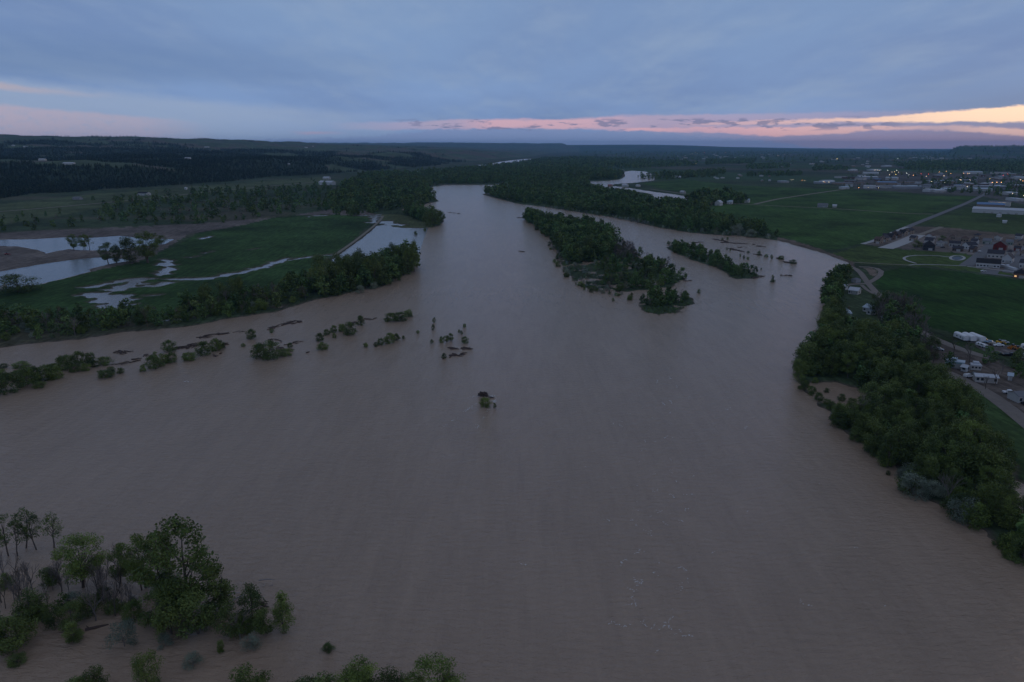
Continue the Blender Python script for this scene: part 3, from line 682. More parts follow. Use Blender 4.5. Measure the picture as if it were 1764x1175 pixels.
fill(RB, 6.0, (8.5, 13.5), [('dense', 6), ('tall', 3), ('cottonwood', 1)], 'bankwood', excl=YARDX)
fill([(1376, 630), (1440, 655), (1492, 684), (1498, 700), (1478, 734), (1492, 762), (1525, 786), (1562, 826), (1600, 852), (1650, 872), (1668, 896), (1764, 962), (1764, 966), (1721, 934), (1666, 901), (1648, 876), (1596, 858), (1560, 833), (1520, 793), (1488, 771), (1443, 733), (1418, 703), (1384, 670), (1374, 655)], 4.6, (9, 14), [('shrub', 5), ('silver', 2), ('dense', 2), ('bare', 1)], 'bankfringe', .85, zf=.1,
     excl=[[(1383, 648), (1440, 652), (1500, 668), (1502, 712), (1466, 728), (1418, 708), (1380, 680)]])
fill([(1440, 724), (1489, 766), (1521, 786), (1560, 826), (1600, 850), (1650, 870), (1668, 894), (1721, 926), (1764, 956), (1764, 974), (1721, 942), (1662, 910), (1640, 886), (1590, 868), (1554, 842), (1515, 800), (1482, 776), (1438, 738)], 4.2, (8, 14), [('shrub', 6), ('silver', 2), ('tall', 1)], 'bankfringe', .75, zf=-.1)
fill([(1500, 545), (1530, 528), (1560, 530), (1592, 572), (1600, 600), (1612, 632), (1585, 640), (1560, 610), (1520, 580)], 6, (9, 14), [('bare', 8), ('dense', 1)], 'greywood')
fill([(1596, 585), (1660, 604), (1720, 640), (1740, 690), (1700, 690), (1640, 645), (1605, 632)], 17, (8, 13), [('bare', 5), ('dense', 1)], 'park')
fill([(1692, 622), (1764, 622), (1850, 660), (1850, 690), (1764, 668), (1735, 662), (1700, 640)], 8, (7, 10), [('dense', 3), ('tall', 1), ('bare', 1)], 'park', excl=[[(1740, 655), (1850, 655), (1850, 700), (1740, 700)]])
fill([(540, 512), (558, 490), (600, 477), (650, 466), (700, 450), (716, 448), (710, 466), (680, 484), (617, 500), (577, 508)], 7.5, (12.5, 17.5), [('tall', 3), ('dense', 6), ('cottonwood', 2)], 'spit')
fill([(545, 514), (617, 498), (700, 470), (716, 452), (722, 454), (708, 472), (662, 497), (617, 506), (577, 514), (540, 522)], 8, (9, 13), [('dense', 3), ('silver', 2), ('shrub', 2)], 'spit', .55, zf=0.)
fill([(-120, 560), (0, 548), (150, 548), (300, 543), (400, 515), (470, 500), (540, 486), (540, 516), (480, 532), (418, 545), (378, 550), (300, 562), (217, 568), (134, 581), (0, 594), (-120, 602)], 7, (6, 13), [('dense', 4), ('tall', 2), ('silver', 1), ('bare', 3), ('shrub', 3)], 'fieldbank', .95)
fill([(902, 378), (925, 376), (960, 383), (1010, 393), (1040, 402), (1062, 420), (1044, 446), (1000, 455), (978, 452), (962, 430), (945, 408), (925, 392)], 6.5, (12, 16), [('dense', 5), ('tall', 3)], 'island', zf=.2)
fill([(1046, 440), (1070, 428), (1100, 440), (1130, 452), (1155, 468), (1178, 480), (1150, 492), (1090, 500), (1050, 496), (1030, 478), (1020, 460)], 6.5, (7, 12), [('dense', 4), ('tall', 3), ('bare', 3), ('shrub', 3), ('silver', 1)], 'island', .68, zf=.2)
fill([(950, 412), (975, 455), (1000, 458), (1040, 480), (1050, 500), (1100, 502), (1060, 512), (1020, 500), (985, 488), (966, 462), (950, 430)], 6.5, (5, 8), [('shrub', 4), ('silver', 3), ('bare', 2)], 'islandfringe', .75, zf=0.)
fill([(1150, 426), (1164, 421), (1190, 428), (1209, 433), (1240, 443), (1263, 458), (1290, 468), (1308, 476), (1290, 480), (1268, 479), (1240, 464), (1203, 451), (1165, 437)], 5.2, (6, 9.5), [('dense', 4), ('tall', 4), ('silver', 2), ('shrub', 2)], 'islet', .8, zf=.1)
fill([(1102, 524), (1118, 514), (1150, 512), (1190, 513), (1196, 519), (1160, 527), (1120, 530)], 5.5, (6, 9), [('dense', 3), ('tall', 1), ('bare', 2)], 'grassislet', .8, zf=.1)
fill([(1110, 532), (1150, 530), (1190, 522), (1164, 540), (1135, 543), (1110, 540)], 4, (2.4, 3.6), [('shrub', 1)], 'grassislet', .9, zf=.05)
fill([(-20, 1065), (60, 1030), (130, 1036), (200, 1022), (262, 1040), (256, 1074), (190, 1068), (140, 1098), (60, 1104), (0, 1120)], 6, (3.5, 9), [('dense', 3), ('shrub', 3), ('bare', 3), ('silver', 1)], 'clump', .8, zf=0.)
fill([(262, 1040), (320, 1030), (380, 1040), (420, 1060), (480, 1078), (470, 1092), (400, 1112), (350, 1100), (290, 1106), (262, 1080)], 5.5, (3.5, 8), [('dense', 4), ('shrub', 4), ('bare', 2)], 'clump', .55, zf=0.)
fill([(500, 1240), (560, 1205), (640, 1200), (780, 1205), (800, 1260), (500, 1270)], 6, (5, 8), [('dense', 4), ('tall', 1)], 'clump', .9, zf=0.)
fill([(1052, 430), (1086, 428), (1098, 444), (1066, 450)], 5, (8, 11), [('bare', 1)], 'island', 1., zf=.2)
# far side of the river
RW = [(836, 333), (870, 323), (930, 314), (1012, 313), (1016, 326), (1085, 336), (1100, 345), (1135, 353), (1150, 352), (1192, 352), (1225, 372), (1270, 386), (1320, 404), (1345, 412), (1271, 404), (1180, 398), (1128, 390), (1047, 371), (984, 363), (941, 355), (891, 350), (857, 341)]
fill(RW, 12, (11, 16), [('dense', 6), ('tall', 2)], 'farwood')
fill([(937, 357), (1047, 374), (1128, 391), (1180, 400), (1232, 405), (1340, 414), (1340, 411), (1271, 402), (1180, 396), (1128, 387), (1047, 371), (937, 355)], 8, (7, 11), [('silver', 3), ('shrub', 3)], 'farfringe', .7)
fill([(560, 366), (600, 376), (655, 366), (690, 360), (752, 346), (736, 334), (743, 321), (765, 317.5), (911, 315.5), (930, 311), (1012, 311), (1066, 309), (1074, 300), (1076, 297), (1015, 292.5), (960, 290), (860, 292), (760, 298), (640, 302), (600, 312), (585, 330), (560, 350)], 19, (13, 19), [('dense', 1)], 'farwood')
fill([(700, 298), (760, 294), (850, 286), (905, 279), (940, 273), (1010, 272), (1180, 279), (1200, 285), (1100, 290), (1020, 289), (1012, 291), (880, 292), (800, 297)], 30, (13, 20), [('dense', 1)], 'farwood')
fill([(690, 364), (720, 360), (740, 372), (764, 380), (755, 388), (738, 386), (700, 372)], 9, (12, 17), [('dense', 1)], 'peninsula', .8)
fill([(200, 346), (330, 334), (560, 322), (600, 330), (560, 362), (480, 370), (400, 384), (300, 394), (180, 386), (160, 368)], 26, (9, 15), [('dense', 4), ('bare', 1), ('tall', 1)], 'valley', .8)
fill([(0, 375), (160, 368), (180, 388), (0, 402), (-300, 410), (-300, 390)], 30, (7, 12), [('dense', 2), ('bare', 1)], 'valley', .45)
fill([(-300, 392), (0, 352), (160, 335), (330, 323), (550, 304), (560, 318), (300, 342), (0, 385), (-300, 410)], 85, (6, 11), [('dense', 2)], 'valley', .35)
fill([(1180, 352), (1192, 343), (1215, 338), (1240, 340), (1262, 338), (1285, 345), (1283, 351), (1250, 352), (1238, 353), (1210, 362), (1195, 356)], 13, (13, 20), [('dense', 1)], 'farmtrees')
for q in [[(1092, 306), (1130, 304), (1185, 305), (1185, 309), (1130, 310), (1105, 309)], [(1138, 300), (1210, 299), (1236, 300), (1236, 305), (1180, 307), (1140, 305)], [(1180, 296), (1250, 294), (1250, 300), (1180, 302)], [(1280, 300), (1380, 299), (1380, 303), (1290, 305)], [(1400, 288), (1450, 287), (1470, 293), (1400, 295)], [(1215, 276), (1300, 274), (1300, 281), (1215, 284)], [(1285, 284), (1360, 283), (1360, 290), (1285, 292)]]:
    fill(q, 24, (11, 17), [('dense', 1)], 'farwood', .75)
fill([(1540, 284), (1600, 279), (1764, 277), (2100, 277), (2100, 300), (1764, 298), (1660, 294), (1560, 293)], 26, (13, 19), [('dense', 1)], 'farwood', .9)
fill([(1590, 312), (1680, 311), (1680, 318), (1640, 321), (1590, 318)], 22, (9, 13), [('dense', 1)], 'town', .55)
fill([(1582, 326), (1720, 326), (1740, 340), (1700, 338), (1650, 333), (1590, 331)], 17, (8, 12), [('tall', 1)], 'town', .4)
fill([(1715, 326), (1764, 312), (1900, 312), (1900, 345), (1764, 346), (1735, 342)], 20, (9, 14), [('dense', 1)], 'town', .7)
fill([(1460, 296), (1764, 298), (1764, 326), (1460, 326)], 70, (8, 13), [('dense', 1)], 'town', .6)
fill([(1095, 262), (1764, 262), (2200, 262), (2200, 277), (1764, 277), (1560, 282), (1200, 284), (1000, 272)], 150, (14, 24), [('dense', 1)], 'farwood', .75)
fill([(1000, 262), (1764, 260), (1764, 263), (1000, 265)], 230, (16, 30), [('dense', 1)], 'farwood', .7)
# hill pines, thicker in the gullies
def hills():
    n = 130000
    r = np.exp(rng.uniform(np.log(1500), np.log(9500), n)); a = np.radians(rng.uniform(-48, 5, n))
    x = np.sin(a) * r; y = np.cos(a) * r; h = hillh(x, y)
    u_, v_, _ = proj(x, y, h)
    dens = fbm(x / 190, y / 190, 101, 5) * .6 + fbm(x / 1300, y / 1300, 103, 3) * .4
    lowband = sstep(6500, 3200, r)
    thr = .56 - .15 * lowband + .10 * sstep(4500, 7500, r)
    m = (h > 1.0) & (dens > thr)
    x, y, h, r = x[m], y[m], h[m], r[m]
    return x, y, h, r
hx, hy, hh_, hr = hills()
# hand-placed lone trees
SINGLE = [
    ('dense', 32, 504, 470, 66, 'wide low spreading tree beside the near gravel pit'), ('cottonwood', 128, 432, 405, 20, 'cottonwood at the outer side of the pit spit row'), ('cottonwood', 146, 431, 405, 18, 'cottonwood in the middle of the pit spit row'),
    ('open', 155, 430, 406, 14, 'thin tree ending the row on the pit spit'), ('cottonwood', 187, 456, 419, 28, 'forked cottonwood on the mud at the pit edge'), ('tall', 201, 454, 423, 16, 'slim cottonwood between the forked one and the dark pair'),
    ('dense', 224, 453, 405, 34, 'dark cottonwood, nearer the pit of the dark pair'), ('cottonwood', 256, 453, 402, 44, 'tallest dark cottonwood beside the crop field corner'), ('dense', 278, 420, 404, 22, 'small round tree beyond the dark pair of cottonwoods'),
    ('dense', 745, 389, 358, 34, 'dark round tree at the tip of the flooded peninsula'), ('tall', 714, 468, 417, 20, 'tall tree at the river end of the wooded spit'),
    ('dense', 1580, 427, 413, 18, 'round green tree beside the pale new street'), ('dense', 1622, 416, 405, 15, 'dark round tree between the new houses'),
    ('silver', 1046, 402, 385, 26, 'large silver shrub off the island flank'), ('silver', 1034, 405, 389, 20, 'smaller silver shrub against the island flank'),
    ('silver', 1270, 404, 384, 24, 'pale silver shrub on the bank below the crop field'), ('silver', 1294, 408, 394, 22, 'second silver shrub on the bank, close to the brown bluff'),
    ('silver', 1570, 822, 793, 38, 'large pale silver shrub on the wooded bank'), ('silver', 1517, 772, 742, 34, 'frosted shrub upstream of the largest silver one'),
    ('silver', 1622, 858, 832, 30, 'silver shrub where the wooded bank turns'), ('silver', 1378, 634, 612, 26, 'grey shrub at the corner of the wooded bank'),
    ('silver', 1490, 712, 690, 34, 'grey green shrub beside the flooded clearing'), ('silver', 1440, 722, 700, 22, 'low silver shrub on the muddy point'),
    ('tall', 1400, 616, 590, 16, 'dark tree at the corner of the wooded bank'), ('dense', 1382, 672, 648, 16, 'lone dark shrubby tree standing out in the water'),
    ('dense', 1735, 908, 862, 52, 'round tree near the lower end of the wooded bank')]
for k, bx, by, ty, w, lb in SINGLE: tree_px(k, bx, by, ty, w, lb, 'single trees and shrubs one can pick out', None, .2 if by > 600 else LAND * .5)

# shrubs standing in the river: (x, base y, height px, width px, kind)
ROW1 = [(12, 676, 36, 46, 0), (48, 664, 32, 36, 1), (28, 654, 16, 26, 0), (60, 656, 26, 30, 0), (78, 655, 27, 30, 0), (94, 652, 24, 28, 1), (108, 638, 26, 24, 0), (118, 632, 22, 22, 1), (136, 630, 26, 24, 0), (155, 626, 20, 17, 1), (129, 640, 14, 18, 0), (148, 638, 13, 18, 1), (163, 632, 12, 14, 0), (180, 628, 14, 24, 1),
        (6, 634, 8, 14, 0), (36, 633, 10, 26, 1), (68, 668, 12, 20, 0), (182, 650, 13, 26, 0), (192, 643, 12, 14, 1), (208, 643, 10, 12, 0), (173, 645, 8, 10, 1), (265, 634, 23, 30, 0), (246, 640, 11, 10, 1), (268, 618, 13, 9, 0), (282, 626, 18, 20, 1), (296, 624, 18, 18, 0), (292, 605, 20, 22, 0), (326, 620, 14, 24, 1), (318, 616, 8, 8, 0), (352, 611, 24, 26, 0), (372, 604, 22, 20, 1), (380, 600, 14, 16, 0), (433, 584, 18, 16, 0), (419, 597, 6, 7, 1), (3, 655, 20, 20, 1), (90, 640, 14, 20, 0)]
ROW2 = [(448, 616, 26, 30, 0), (466, 617, 31, 36, 0), (492, 612, 12, 24, 1), (500, 598, 8, 10, 0), (468, 573, 7, 8, 1), (551, 588, 15, 14, 0), (556, 602, 13, 18, 1), (563, 577, 10, 12, 1), (575, 573, 13, 12, 0), (588, 571, 14, 12, 1), (602, 576, 22, 24, 0), (576, 582, 8, 7, 1), (621, 560, 17, 14, 0), (674, 553, 14, 24, 1), (690, 552, 15, 24, 0), (704, 545, 12, 16, 1), (656, 594, 12, 13, 0), (672, 591, 18, 20, 1), (683, 586, 12, 12, 0), (647, 597, 8, 7, 0), (630, 598, 8, 8, 1), (695, 584, 6, 6, 0), (720, 574, 5, 6, 1), (748, 556, 10, 6, 0), (746, 569, 11, 6, 1), (744, 592, 8, 6, 0), (761, 590, 11, 9, 1), (769, 589, 12, 9, 0), (776, 587, 14, 11, 1), (801, 591, 12, 12, 0), (800, 564, 7, 6, 1), (791, 574, 7, 5, 0), (795, 576, 7, 5, 1), (765, 617, 9, 9, 0), (836, 700, 16, 20, 1), (852, 703, 10, 6, 0)]
ROW3 = [(1204, 505, 7, 7, 0), (1331, 486, 5, 9, 0), (1331, 481, 8, 5, 1), (1307, 440, 8, 6, 0), (1320, 443, 5, 7, 1), (1329, 446, 8, 5, 0), (1345, 447, 7, 10, 1), (1366, 454, 7, 12, 0), (1281, 446, 7, 4, 1), (1275, 443, 6, 3, 0), (1288, 447, 5, 5, 1), (1289, 436, 4, 5, 0), (1252, 431, 5, 3, 1), (1258, 433, 4, 3, 0), (1244, 414, 5, 4, 1), (1253, 414, 6, 4, 0), (1294, 463, 4, 4, 1), (1311, 465, 4, 3, 0), (1152, 421, 6, 6, 1), (935, 402, 6, 6, 0), (941, 408, 7, 6, 1), (1056, 519, 6, 5, 0), (1000, 492, 7, 12, 1), (1022, 500, 8, 16, 0), (1088, 512, 8, 6, 1), (716, 404, 6, 6, 0), (732, 398, 5, 5, 1), (744, 392, 5, 5, 0), (1448, 732, 9, 8, 1), (1530, 818, 8, 8, 0), (1740, 962, 12, 26, 1)]
ROW4 = [(1388, 668, 14, 12, 0), (1398, 680, 16, 14, 1), (1410, 690, 15, 16, 0), (1424, 698, 12, 14, 1), (1432, 706, 16, 16, 0), (1446, 714, 18, 18, 1), (1458, 722, 14, 20, 0), (1404, 660, 10, 10, 1), (1450, 690, 12, 14, 0), (1466, 700, 16, 16, 1), (1424, 676, 8, 9, 0), (1476, 716, 18, 20, 0), (1440, 728, 10, 12, 1)]
pl_ = [(928, 392), (946, 414), (958, 436), (964, 456), (975, 474), (990, 490), (1010, 500), (1040, 506), (1080, 512), (1094, 520)]
for q_ in range(34):
    t_ = rnd.uniform(0, len(pl_) - 1.001); i_ = int(t_); f_ = t_ - i_
    ROW3.append((pl_[i_][0] * (1 - f_) + pl_[i_ + 1][0] * f_ + rnd.uniform(-8, 5), pl_[i_][1] * (1 - f_) + pl_[i_ + 1][1] * f_ + rnd.uniform(-3, 5), rnd.uniform(3, 8), rnd.uniform(3, 9), q_ % 2))
for row, lb, gr in ((ROW4, 'small grey green shrub standing around the flooded clearing', 'shrubs round the flooded clearing'), (ROW1, 'leafy green shrub in the flooded line below the crop field bank', 'flooded shrubs below the crop field bank'), (ROW2, 'small leafy shrub standing in midstream beside driftwood', 'flooded shrubs in midstream'), (ROW3, 'tiny shrub standing in open water near the islands', 'scattered shrubs around the islands')):
    for j, (bx, by, hp, w, t) in enumerate(row):
        tree_px('shrub' if (w > .8 * hp) else 'dense', bx, by, by - hp * 1.05, w * 1.12, lb, gr, (j * 2 + t) % 6, 0.)

# pick the individuals, the rest become woodland
LABR = {'clump': ('small leafy tree low in the flooded clump near the camera', 'low growth of the flooded clump'), 'bankwood': ('leafy tree packed into the dense wood on the trailer park bank', 'trees of the dense bank wood'), 'bankfringe': ('small shrub along the flooded edge of the dense bank wood', 'shrubs along the flooded wood edge'),
        'greywood': ('leafless grey tree between the dense wood and the deep green field', 'leafless trees by the field corner'), 'park': ('tree standing among the trailers and mobile homes', 'trees among the trailers'),
        'spit': ('tall dark tree in the wooded spit at the flooded field corner', 'trees of the wooded spit'), 'fieldbank': ('scrubby tree on the bank in front of the streaked crop field', 'scrub trees on the crop field bank'),
        'island': ('crowded leafy tree on the long midstream island', 'trees of the long island'), 'islandfringe': ('low shrub in the water along the long island', 'shrubs along the long island'),
        'islet': ('small tree on the narrow second island', 'trees of the narrow island'), 'grassislet': ('small tree on the grassy islet below the long island', 'trees of the grassy islet')}
inview = []
for t in LIST:
    u_, v_, d_ = proj(t[0], t[1], t[2] + t[3] * .7)
    if t[5] in LABR and -10 < u_ < 1774 and -10 < v_ < 1185: inview.append((t[3] / d_, t))
inview.sort(key=lambda q: -q[0])
chosen = set(); nt_, ns_, nb_ = 0, 0, 0
cnt_tree = 300 - 52; cnt_shr = 300 - 178; cnt_bare = 90
for s_, t in inview:
    k = t[4]
    if k in ('silver', 'shrub'):
        if ns_ >= cnt_shr: continue
        ns_ += 1
    elif k == 'bare':
        if nb_ >= cnt_bare: continue
        nb_ += 1
    else:
        if nt_ >= cnt_tree: continue
        nt_ += 1
    chosen.add(id(t))
    bare = 'leafless pale ' if k == 'bare' else {'silver': 'silvery ', 'shrub': '', 'dense': '', 'tall': 'upright ', 'cottonwood': 'spreading '}[k]
    lb, gr = LABR[t[5]]
    w0 = lb.split(' ', 1)
    if k == 'bare' and 'leafless' not in lb: lb = 'leafless grey ' + lb.replace('leafy ', '').replace('tall dark ', '').replace('crowded ', '').replace('scrubby ', '').replace('small ', '').replace('low ', '')
    elif k != 'bare' and 'leafless' in lb: lb = lb.replace('leafless grey', 'lone leafy green')
    elif k in ('silver', 'shrub'): lb = ('silvery ' if k == 'silver' else 'green ') + lb.replace('leafy ', '').replace('tall dark ', '').replace('crowded ', '').replace('scrubby ', '').replace('small tree', 'shrub').replace('small ', '').replace('low ', '').replace('tree', 'shrub', 1)
    elif 'shrub' in lb: lb = lb.replace('small shrub', 'small leafy tree').replace('low shrub', 'small leafy tree')
    put_tree(k, t[0], t[1], min(t[2], LAND) - .1, t[3], lb, gr + {'silver': ', silvery', 'bare': ', leafless', 'shrub': ', green shrubs'}.get(k, ''), rng.uniform(.8, 1.15))
rest = [t for t in LIST if id(t) not in chosen]
# low detail templates for the woodland masses
TPL = {}
def tpl(kind, lod, i):
    k = (kind, lod, i)
    if k not in TPL:
        n, sz = {0: (420, .055), 1: (90, .11), 2: (18, .2)}[lod]
        p = dict(dense=(.40, .05, .15), tall=(.34, .06, .13), cottonwood=(.36, .18, .13), silver=(.6, .0, .2), shrub=(.6, .0, .2), bare=(.27, .15, .12), pine=(.24, .02, .1))[kind]
        if kind == 'bare': n, sz = n // 3, sz * .62
        V, Fq, C = crown_np(100 + i * 7 + lod + len(kind), 22, n, sz, p[0], p[1], 1., p[2])
        if kind == 'pine':
            s_ = np.clip(1.25 - V[:, 2], .1, 1.2); V[:, 0] *= s_; V[:, 1] *= s_
        TPL[k] = V
    return TPL[k]
BASEC = {'dense': (.067, .108, .032), 'tall': (.074, .118, .036), 'cottonwood': (.076, .124, .038), 'silver': (.20, .23, .19), 'shrub': (.075, .118, .045), 'bare': (.12, .10, .09), 'pine': (.038, .060, .036)}
for q_ in ('dense', 'tall', 'cottonwood', 'shrub'): BASEC[q_] = tuple(v_ * 1.32 for v_ in BASEC[q_])
def mass(name, items, label):
    buckets = {}
    for (x, y, z, h, kind, reg, wf) in items:
        d = math.hypot(x, y); lod = 0 if d < 1250 else (1 if d < 3600 else 2)
        buckets.setdefault((kind, lod, rnd.randrange(5)), []).append((x, y, z, h))
    Vs = []; Ts = []
    for (kind, lod, i), it in buckets.items():
        T = tpl(kind, lod, i); A = np.array(it); n = len(A)
        a = rng.uniform(0, 6.28, n); c, s = np.cos(a), np.sin(a); wf = rng.uniform(.8, 1.25, n)
        x = (T[None, :, 0] * c[:, None] - T[None, :, 1] * s[:, None]) * (A[:, 3] * wf)[:, None] + A[:, 0:1]
        y = (T[None, :, 0] * s[:, None] + T[None, :, 1] * c[:, None]) * (A[:, 3] * wf)[:, None] + A[:, 1:2]
        z = T[None, :, 2] * A[:, 3:4] + A[:, 2:3] - .2
        Vs.append(np.stack([x, y, z], -1).reshape(-1, 3))
        bc = np.array(BASEC[kind]) * rng.uniform(.6, 1.4, (n, 1)) * np.stack([rng.uniform(.85, 1.2, n), np.ones(n), rng.uniform(.85, 1.15, n)], 1)
        Ts.append(np.repeat(bc, len(T), 0))
    V = np.concatenate(Vs); T = np.concatenate(Ts)
    o = link(name, mesh_np(name, V, np.arange(len(V)).reshape(-1, 4), LEAF_STUFF, T)); tag(o, label, 'woodland', kind='stuff'); return o
REG = {}
for t in rest: REG.setdefault({'farfringe': 'farwood', 'bankfringe': 'bankwood', 'greywood': 'bankwood', 'islandfringe': 'island', 'grassislet': 'island', 'islet': 'island', 'park': 'bankwood', 'peninsula': 'farwood', 'spit': 'fieldbank'}.get(t[5], t[5]), []).append(t)
WL = {'clump': 'low leafy growth filling the flooded clump near the camera', 'bankwood': 'dense dark woodland along the bank beside the trailer park', 'fieldbank': 'scrub woodland along the bank of the streaked crop field', 'island': 'thick woodland covering the midstream islands', 'farwood': 'dark cottonwood woodland spreading over the far river bends', 'valley': 'scattered woodland in the valley before the hills', 'farmtrees': 'dark grove around the white farm buildings', 'town': 'trees scattered between the distant warehouses'}
for k, it in REG.items(): mass('woodland', it, WL[k])
sel = rng.random(len(hx)) < 1.
mass('pine_woodland', [(a, b, c + LAND, rng.uniform(7, 12) * (1 + .35 * (r_ > 3500)), 'pine', 'h', 1) for a, b, c, r_ in zip(hx, hy, hh_, hr)], 'dark pine woodland over the bluffs and gullies of the far hills')
print('LIST', len(LIST), 'pines', len(hx), 'chosen', nt_, ns_, nb_)
#--END-PART2
# ---------------------------------------------------------------- roads and paths
ASPH = simple('worn asphalt', (.16, .16, .165), .9, scale=.2); CONC = simple('pale concrete', (.42, .41, .40), .85, scale=.3); DIRT = simple('gravel track', (.21, .18, .155), .95, scale=.4, var=.25); TRACK = simple('dusty field track', (.23, .20, .155), .95, scale=.2, var=.3)
def ribbon(name, pts, w, m, label, cat, dz=.06):
    p = polyw(pts); q = [p[0]]
    for a, b in zip(p[:-1], p[1:]):
        n = max(int(np.linalg.norm(b - a) / 25), 1)
        for i in range(1, n + 1): q.append(a + (b - a) * i / n)
    q = np.array(q)
    for _ in range(2): q[1:-1] = q[1:-1] * .5 + (q[:-2] + q[2:]) * .25
    t = np.gradient(q, axis=0); t /= np.linalg.norm(t, axis=1)[:, None]; nrm = np.stack([-t[:, 1], t[:, 0]], 1)
    A = q + nrm * w / 2; B = q - nrm * w / 2
    hz_ = LAND + hillh(q[:, 0], q[:, 1]) + dz + np.hypot(q[:, 0], q[:, 1]) * .00012
    V = np.concatenate([np.c_[A, hz_], np.c_[B, hz_]]); n = len(q)
    Fq = np.array([(i, n + i, n + i + 1, i + 1) for i in range(n - 1)])[:, ::-1]
    return tag(link(name, mesh_np(name, V, Fq, m)), label, cat, kind='structure')
ribbon('road', [(1560, 393), (1568, 389), (1662, 351.5), (1684, 341), (1700, 333)], 9, ASPH, 'straight grey road from the new houses to the business district', 'road')
ribbon('road', [(1525, 428), (1535, 425), (1573, 410), (1582, 405)], 16, CONC, 'wide pale new street between the brown townhouses', 'road', .08)
ribbon('road', [(1580, 406), (1611, 395), (1622, 391)], 7, TRACK, 'graded soil extension of the new street', 'road')
ribbon('road', [(1486, 420.5), (1506, 416), (1532, 403), (1562, 391)], 6, CONC, 'pale drive behind the row of brown townhouses', 'road', .07)
ribbon('road', [(1664, 458), (1684, 444), (1703, 426), (1714, 418)], 12, ASPH, 'street beside the large pale house complex', 'road')
ribbon('road', [(1740, 470), (1752, 452), (1772, 425)], 12, ASPH, 'street behind the large pale house complex', 'road')
ribbon('road', [(1689, 470), (1730, 474), (1764, 478), (1900, 500)], 7, ASPH, 'street along the edge of the deep green field', 'road')
ribbon('footpath', [(1664, 458.5), (1620, 457), (1578, 453.5), (1572, 457), (1566, 457)], 2.6, CONC, 'pale footpath along the near side of the park lawn', 'footpath', .08)
ribbon('footpath', [(1578, 454), (1572, 452), (1561, 449.5), (1555, 447), (1554, 444), (1560, 441), (1575, 439.3), (1596, 439.3), (1627, 441), (1636, 443)], 2.6, CONC, 'curved pale footpath looping round the park lawn', 'footpath', .09)
ribbon('footpath', [(1666, 459), (1695, 463.5), (1738, 467), (1764, 470)], 3, CONC, 'pale footpath under the large pale house complex', 'footpath', .09)
th = np.linspace(0, 6.283, 20)
ribbon('footpath', [(1649 + 12.5 * math.cos(a), 444.6 + 4.4 * math.sin(a)) for a in th], 2.5, CONC, 'pale ring path around the small round play area', 'footpath', .1)
b = MB(); b.poly([(*P(1649 + 9 * math.cos(a), 444.8 + 2.9 * math.sin(a)), LAND + .07) for a in th[:-1]][::-1]); tag(link('play_area', b.mesh('play_area', simple('blue rubber ground', (.10, .14, .18)))), 'round bluish play area inside the ring path', 'play area', kind='structure')
b = MB(); b.poly([(*P(x, y), LAND + .05) for x, y in [(1690, 470), (1718, 473), (1722, 466.5), (1698, 464.3)]]); tag(link('parking_lot', b.mesh('parking_lot', ASPH)), 'small asphalt parking lot below the pale house complex', 'parking lot', kind='structure')
ribbon('track', [(1464, 459), (1480, 462), (1488, 480), (1496, 489), (1506, 503), (1519, 513), (1533, 523)], 5, DIRT, 'dirt track curving down past the bank houses', 'track')
ribbon('track', [(1470, 452), (1505, 455), (1545, 455), (1568, 457)], 3, TRACK, 'faint dirt path along the top of the green field', 'track')
ribbon('track', [(1497, 487), (1508, 482), (1520, 474), (1524, 467), (1515, 461), (1495, 459), (1480, 460)], 4.5, DIRT, 'dirt loop around the bare sandy patch', 'track', .09)
ribbon('track', [(1448, 494), (1460, 489), (1480, 488), (1497, 489)], 5.5, DIRT, 'gravel drive to the long bank house', 'track', .10)
ribbon('track', [(1484, 491), (1493, 500), (1500, 508), (1518, 510)], 3, DIRT, 'narrow gravel drive beside the long bank house', 'track', .11)
ribbon('track', [(1580, 568), (1588, 573), (1601, 580), (1628, 592), (1656, 602), (1678, 610), (1692, 613), (1710, 618)], 6, DIRT, 'gravel road between the deep green field and the trailers', 'track')
ribbon('track', [(1596, 628), (1603, 630), (1628, 641), (1653, 652), (1681, 664), (1714, 684), (1733, 700), (1764, 725), (1830, 780)], 7.5, DIRT, 'gravel road of the trailer park between the mobile homes', 'track', .08)
ribbon('track', [(1120, 326), (1150, 330), (1178, 334), (1200, 338)], 7, TRACK, 'dirt track between the side channel and the crop field', 'track')
ribbon('track', [(1236, 349), (1300, 353), (1464, 361), (1530, 366), (1585, 369.5), (1608, 369)], 7, TRACK, 'pale field track crossing the broad crop field', 'track')
ribbon('track', [(1300, 352), (1340, 343), (1400, 334), (1456, 326)], 9, TRACK, 'second field track running toward the warehouses', 'track', .2)
ribbon('track', [(-250, 382), (0, 365), (100, 357), (240, 344), (340, 333), (420, 325), (520, 316), (556, 313)], 9, TRACK, 'long pale gravel road along the foot of the hills', 'track', .3)
ribbon('road', [(1440, 321), (1500, 319.5), (1580, 317), (1700, 307), (1764, 302), (1900, 296)], 14, ASPH, 'highway through the business district', 'road', .3)
ribbon('track', [(660, 372), (655, 380), (640, 393), (612, 415), (576, 440)], 4, TRACK, 'grassy dyke track along the flooded corner of the crop field', 'track', .05)

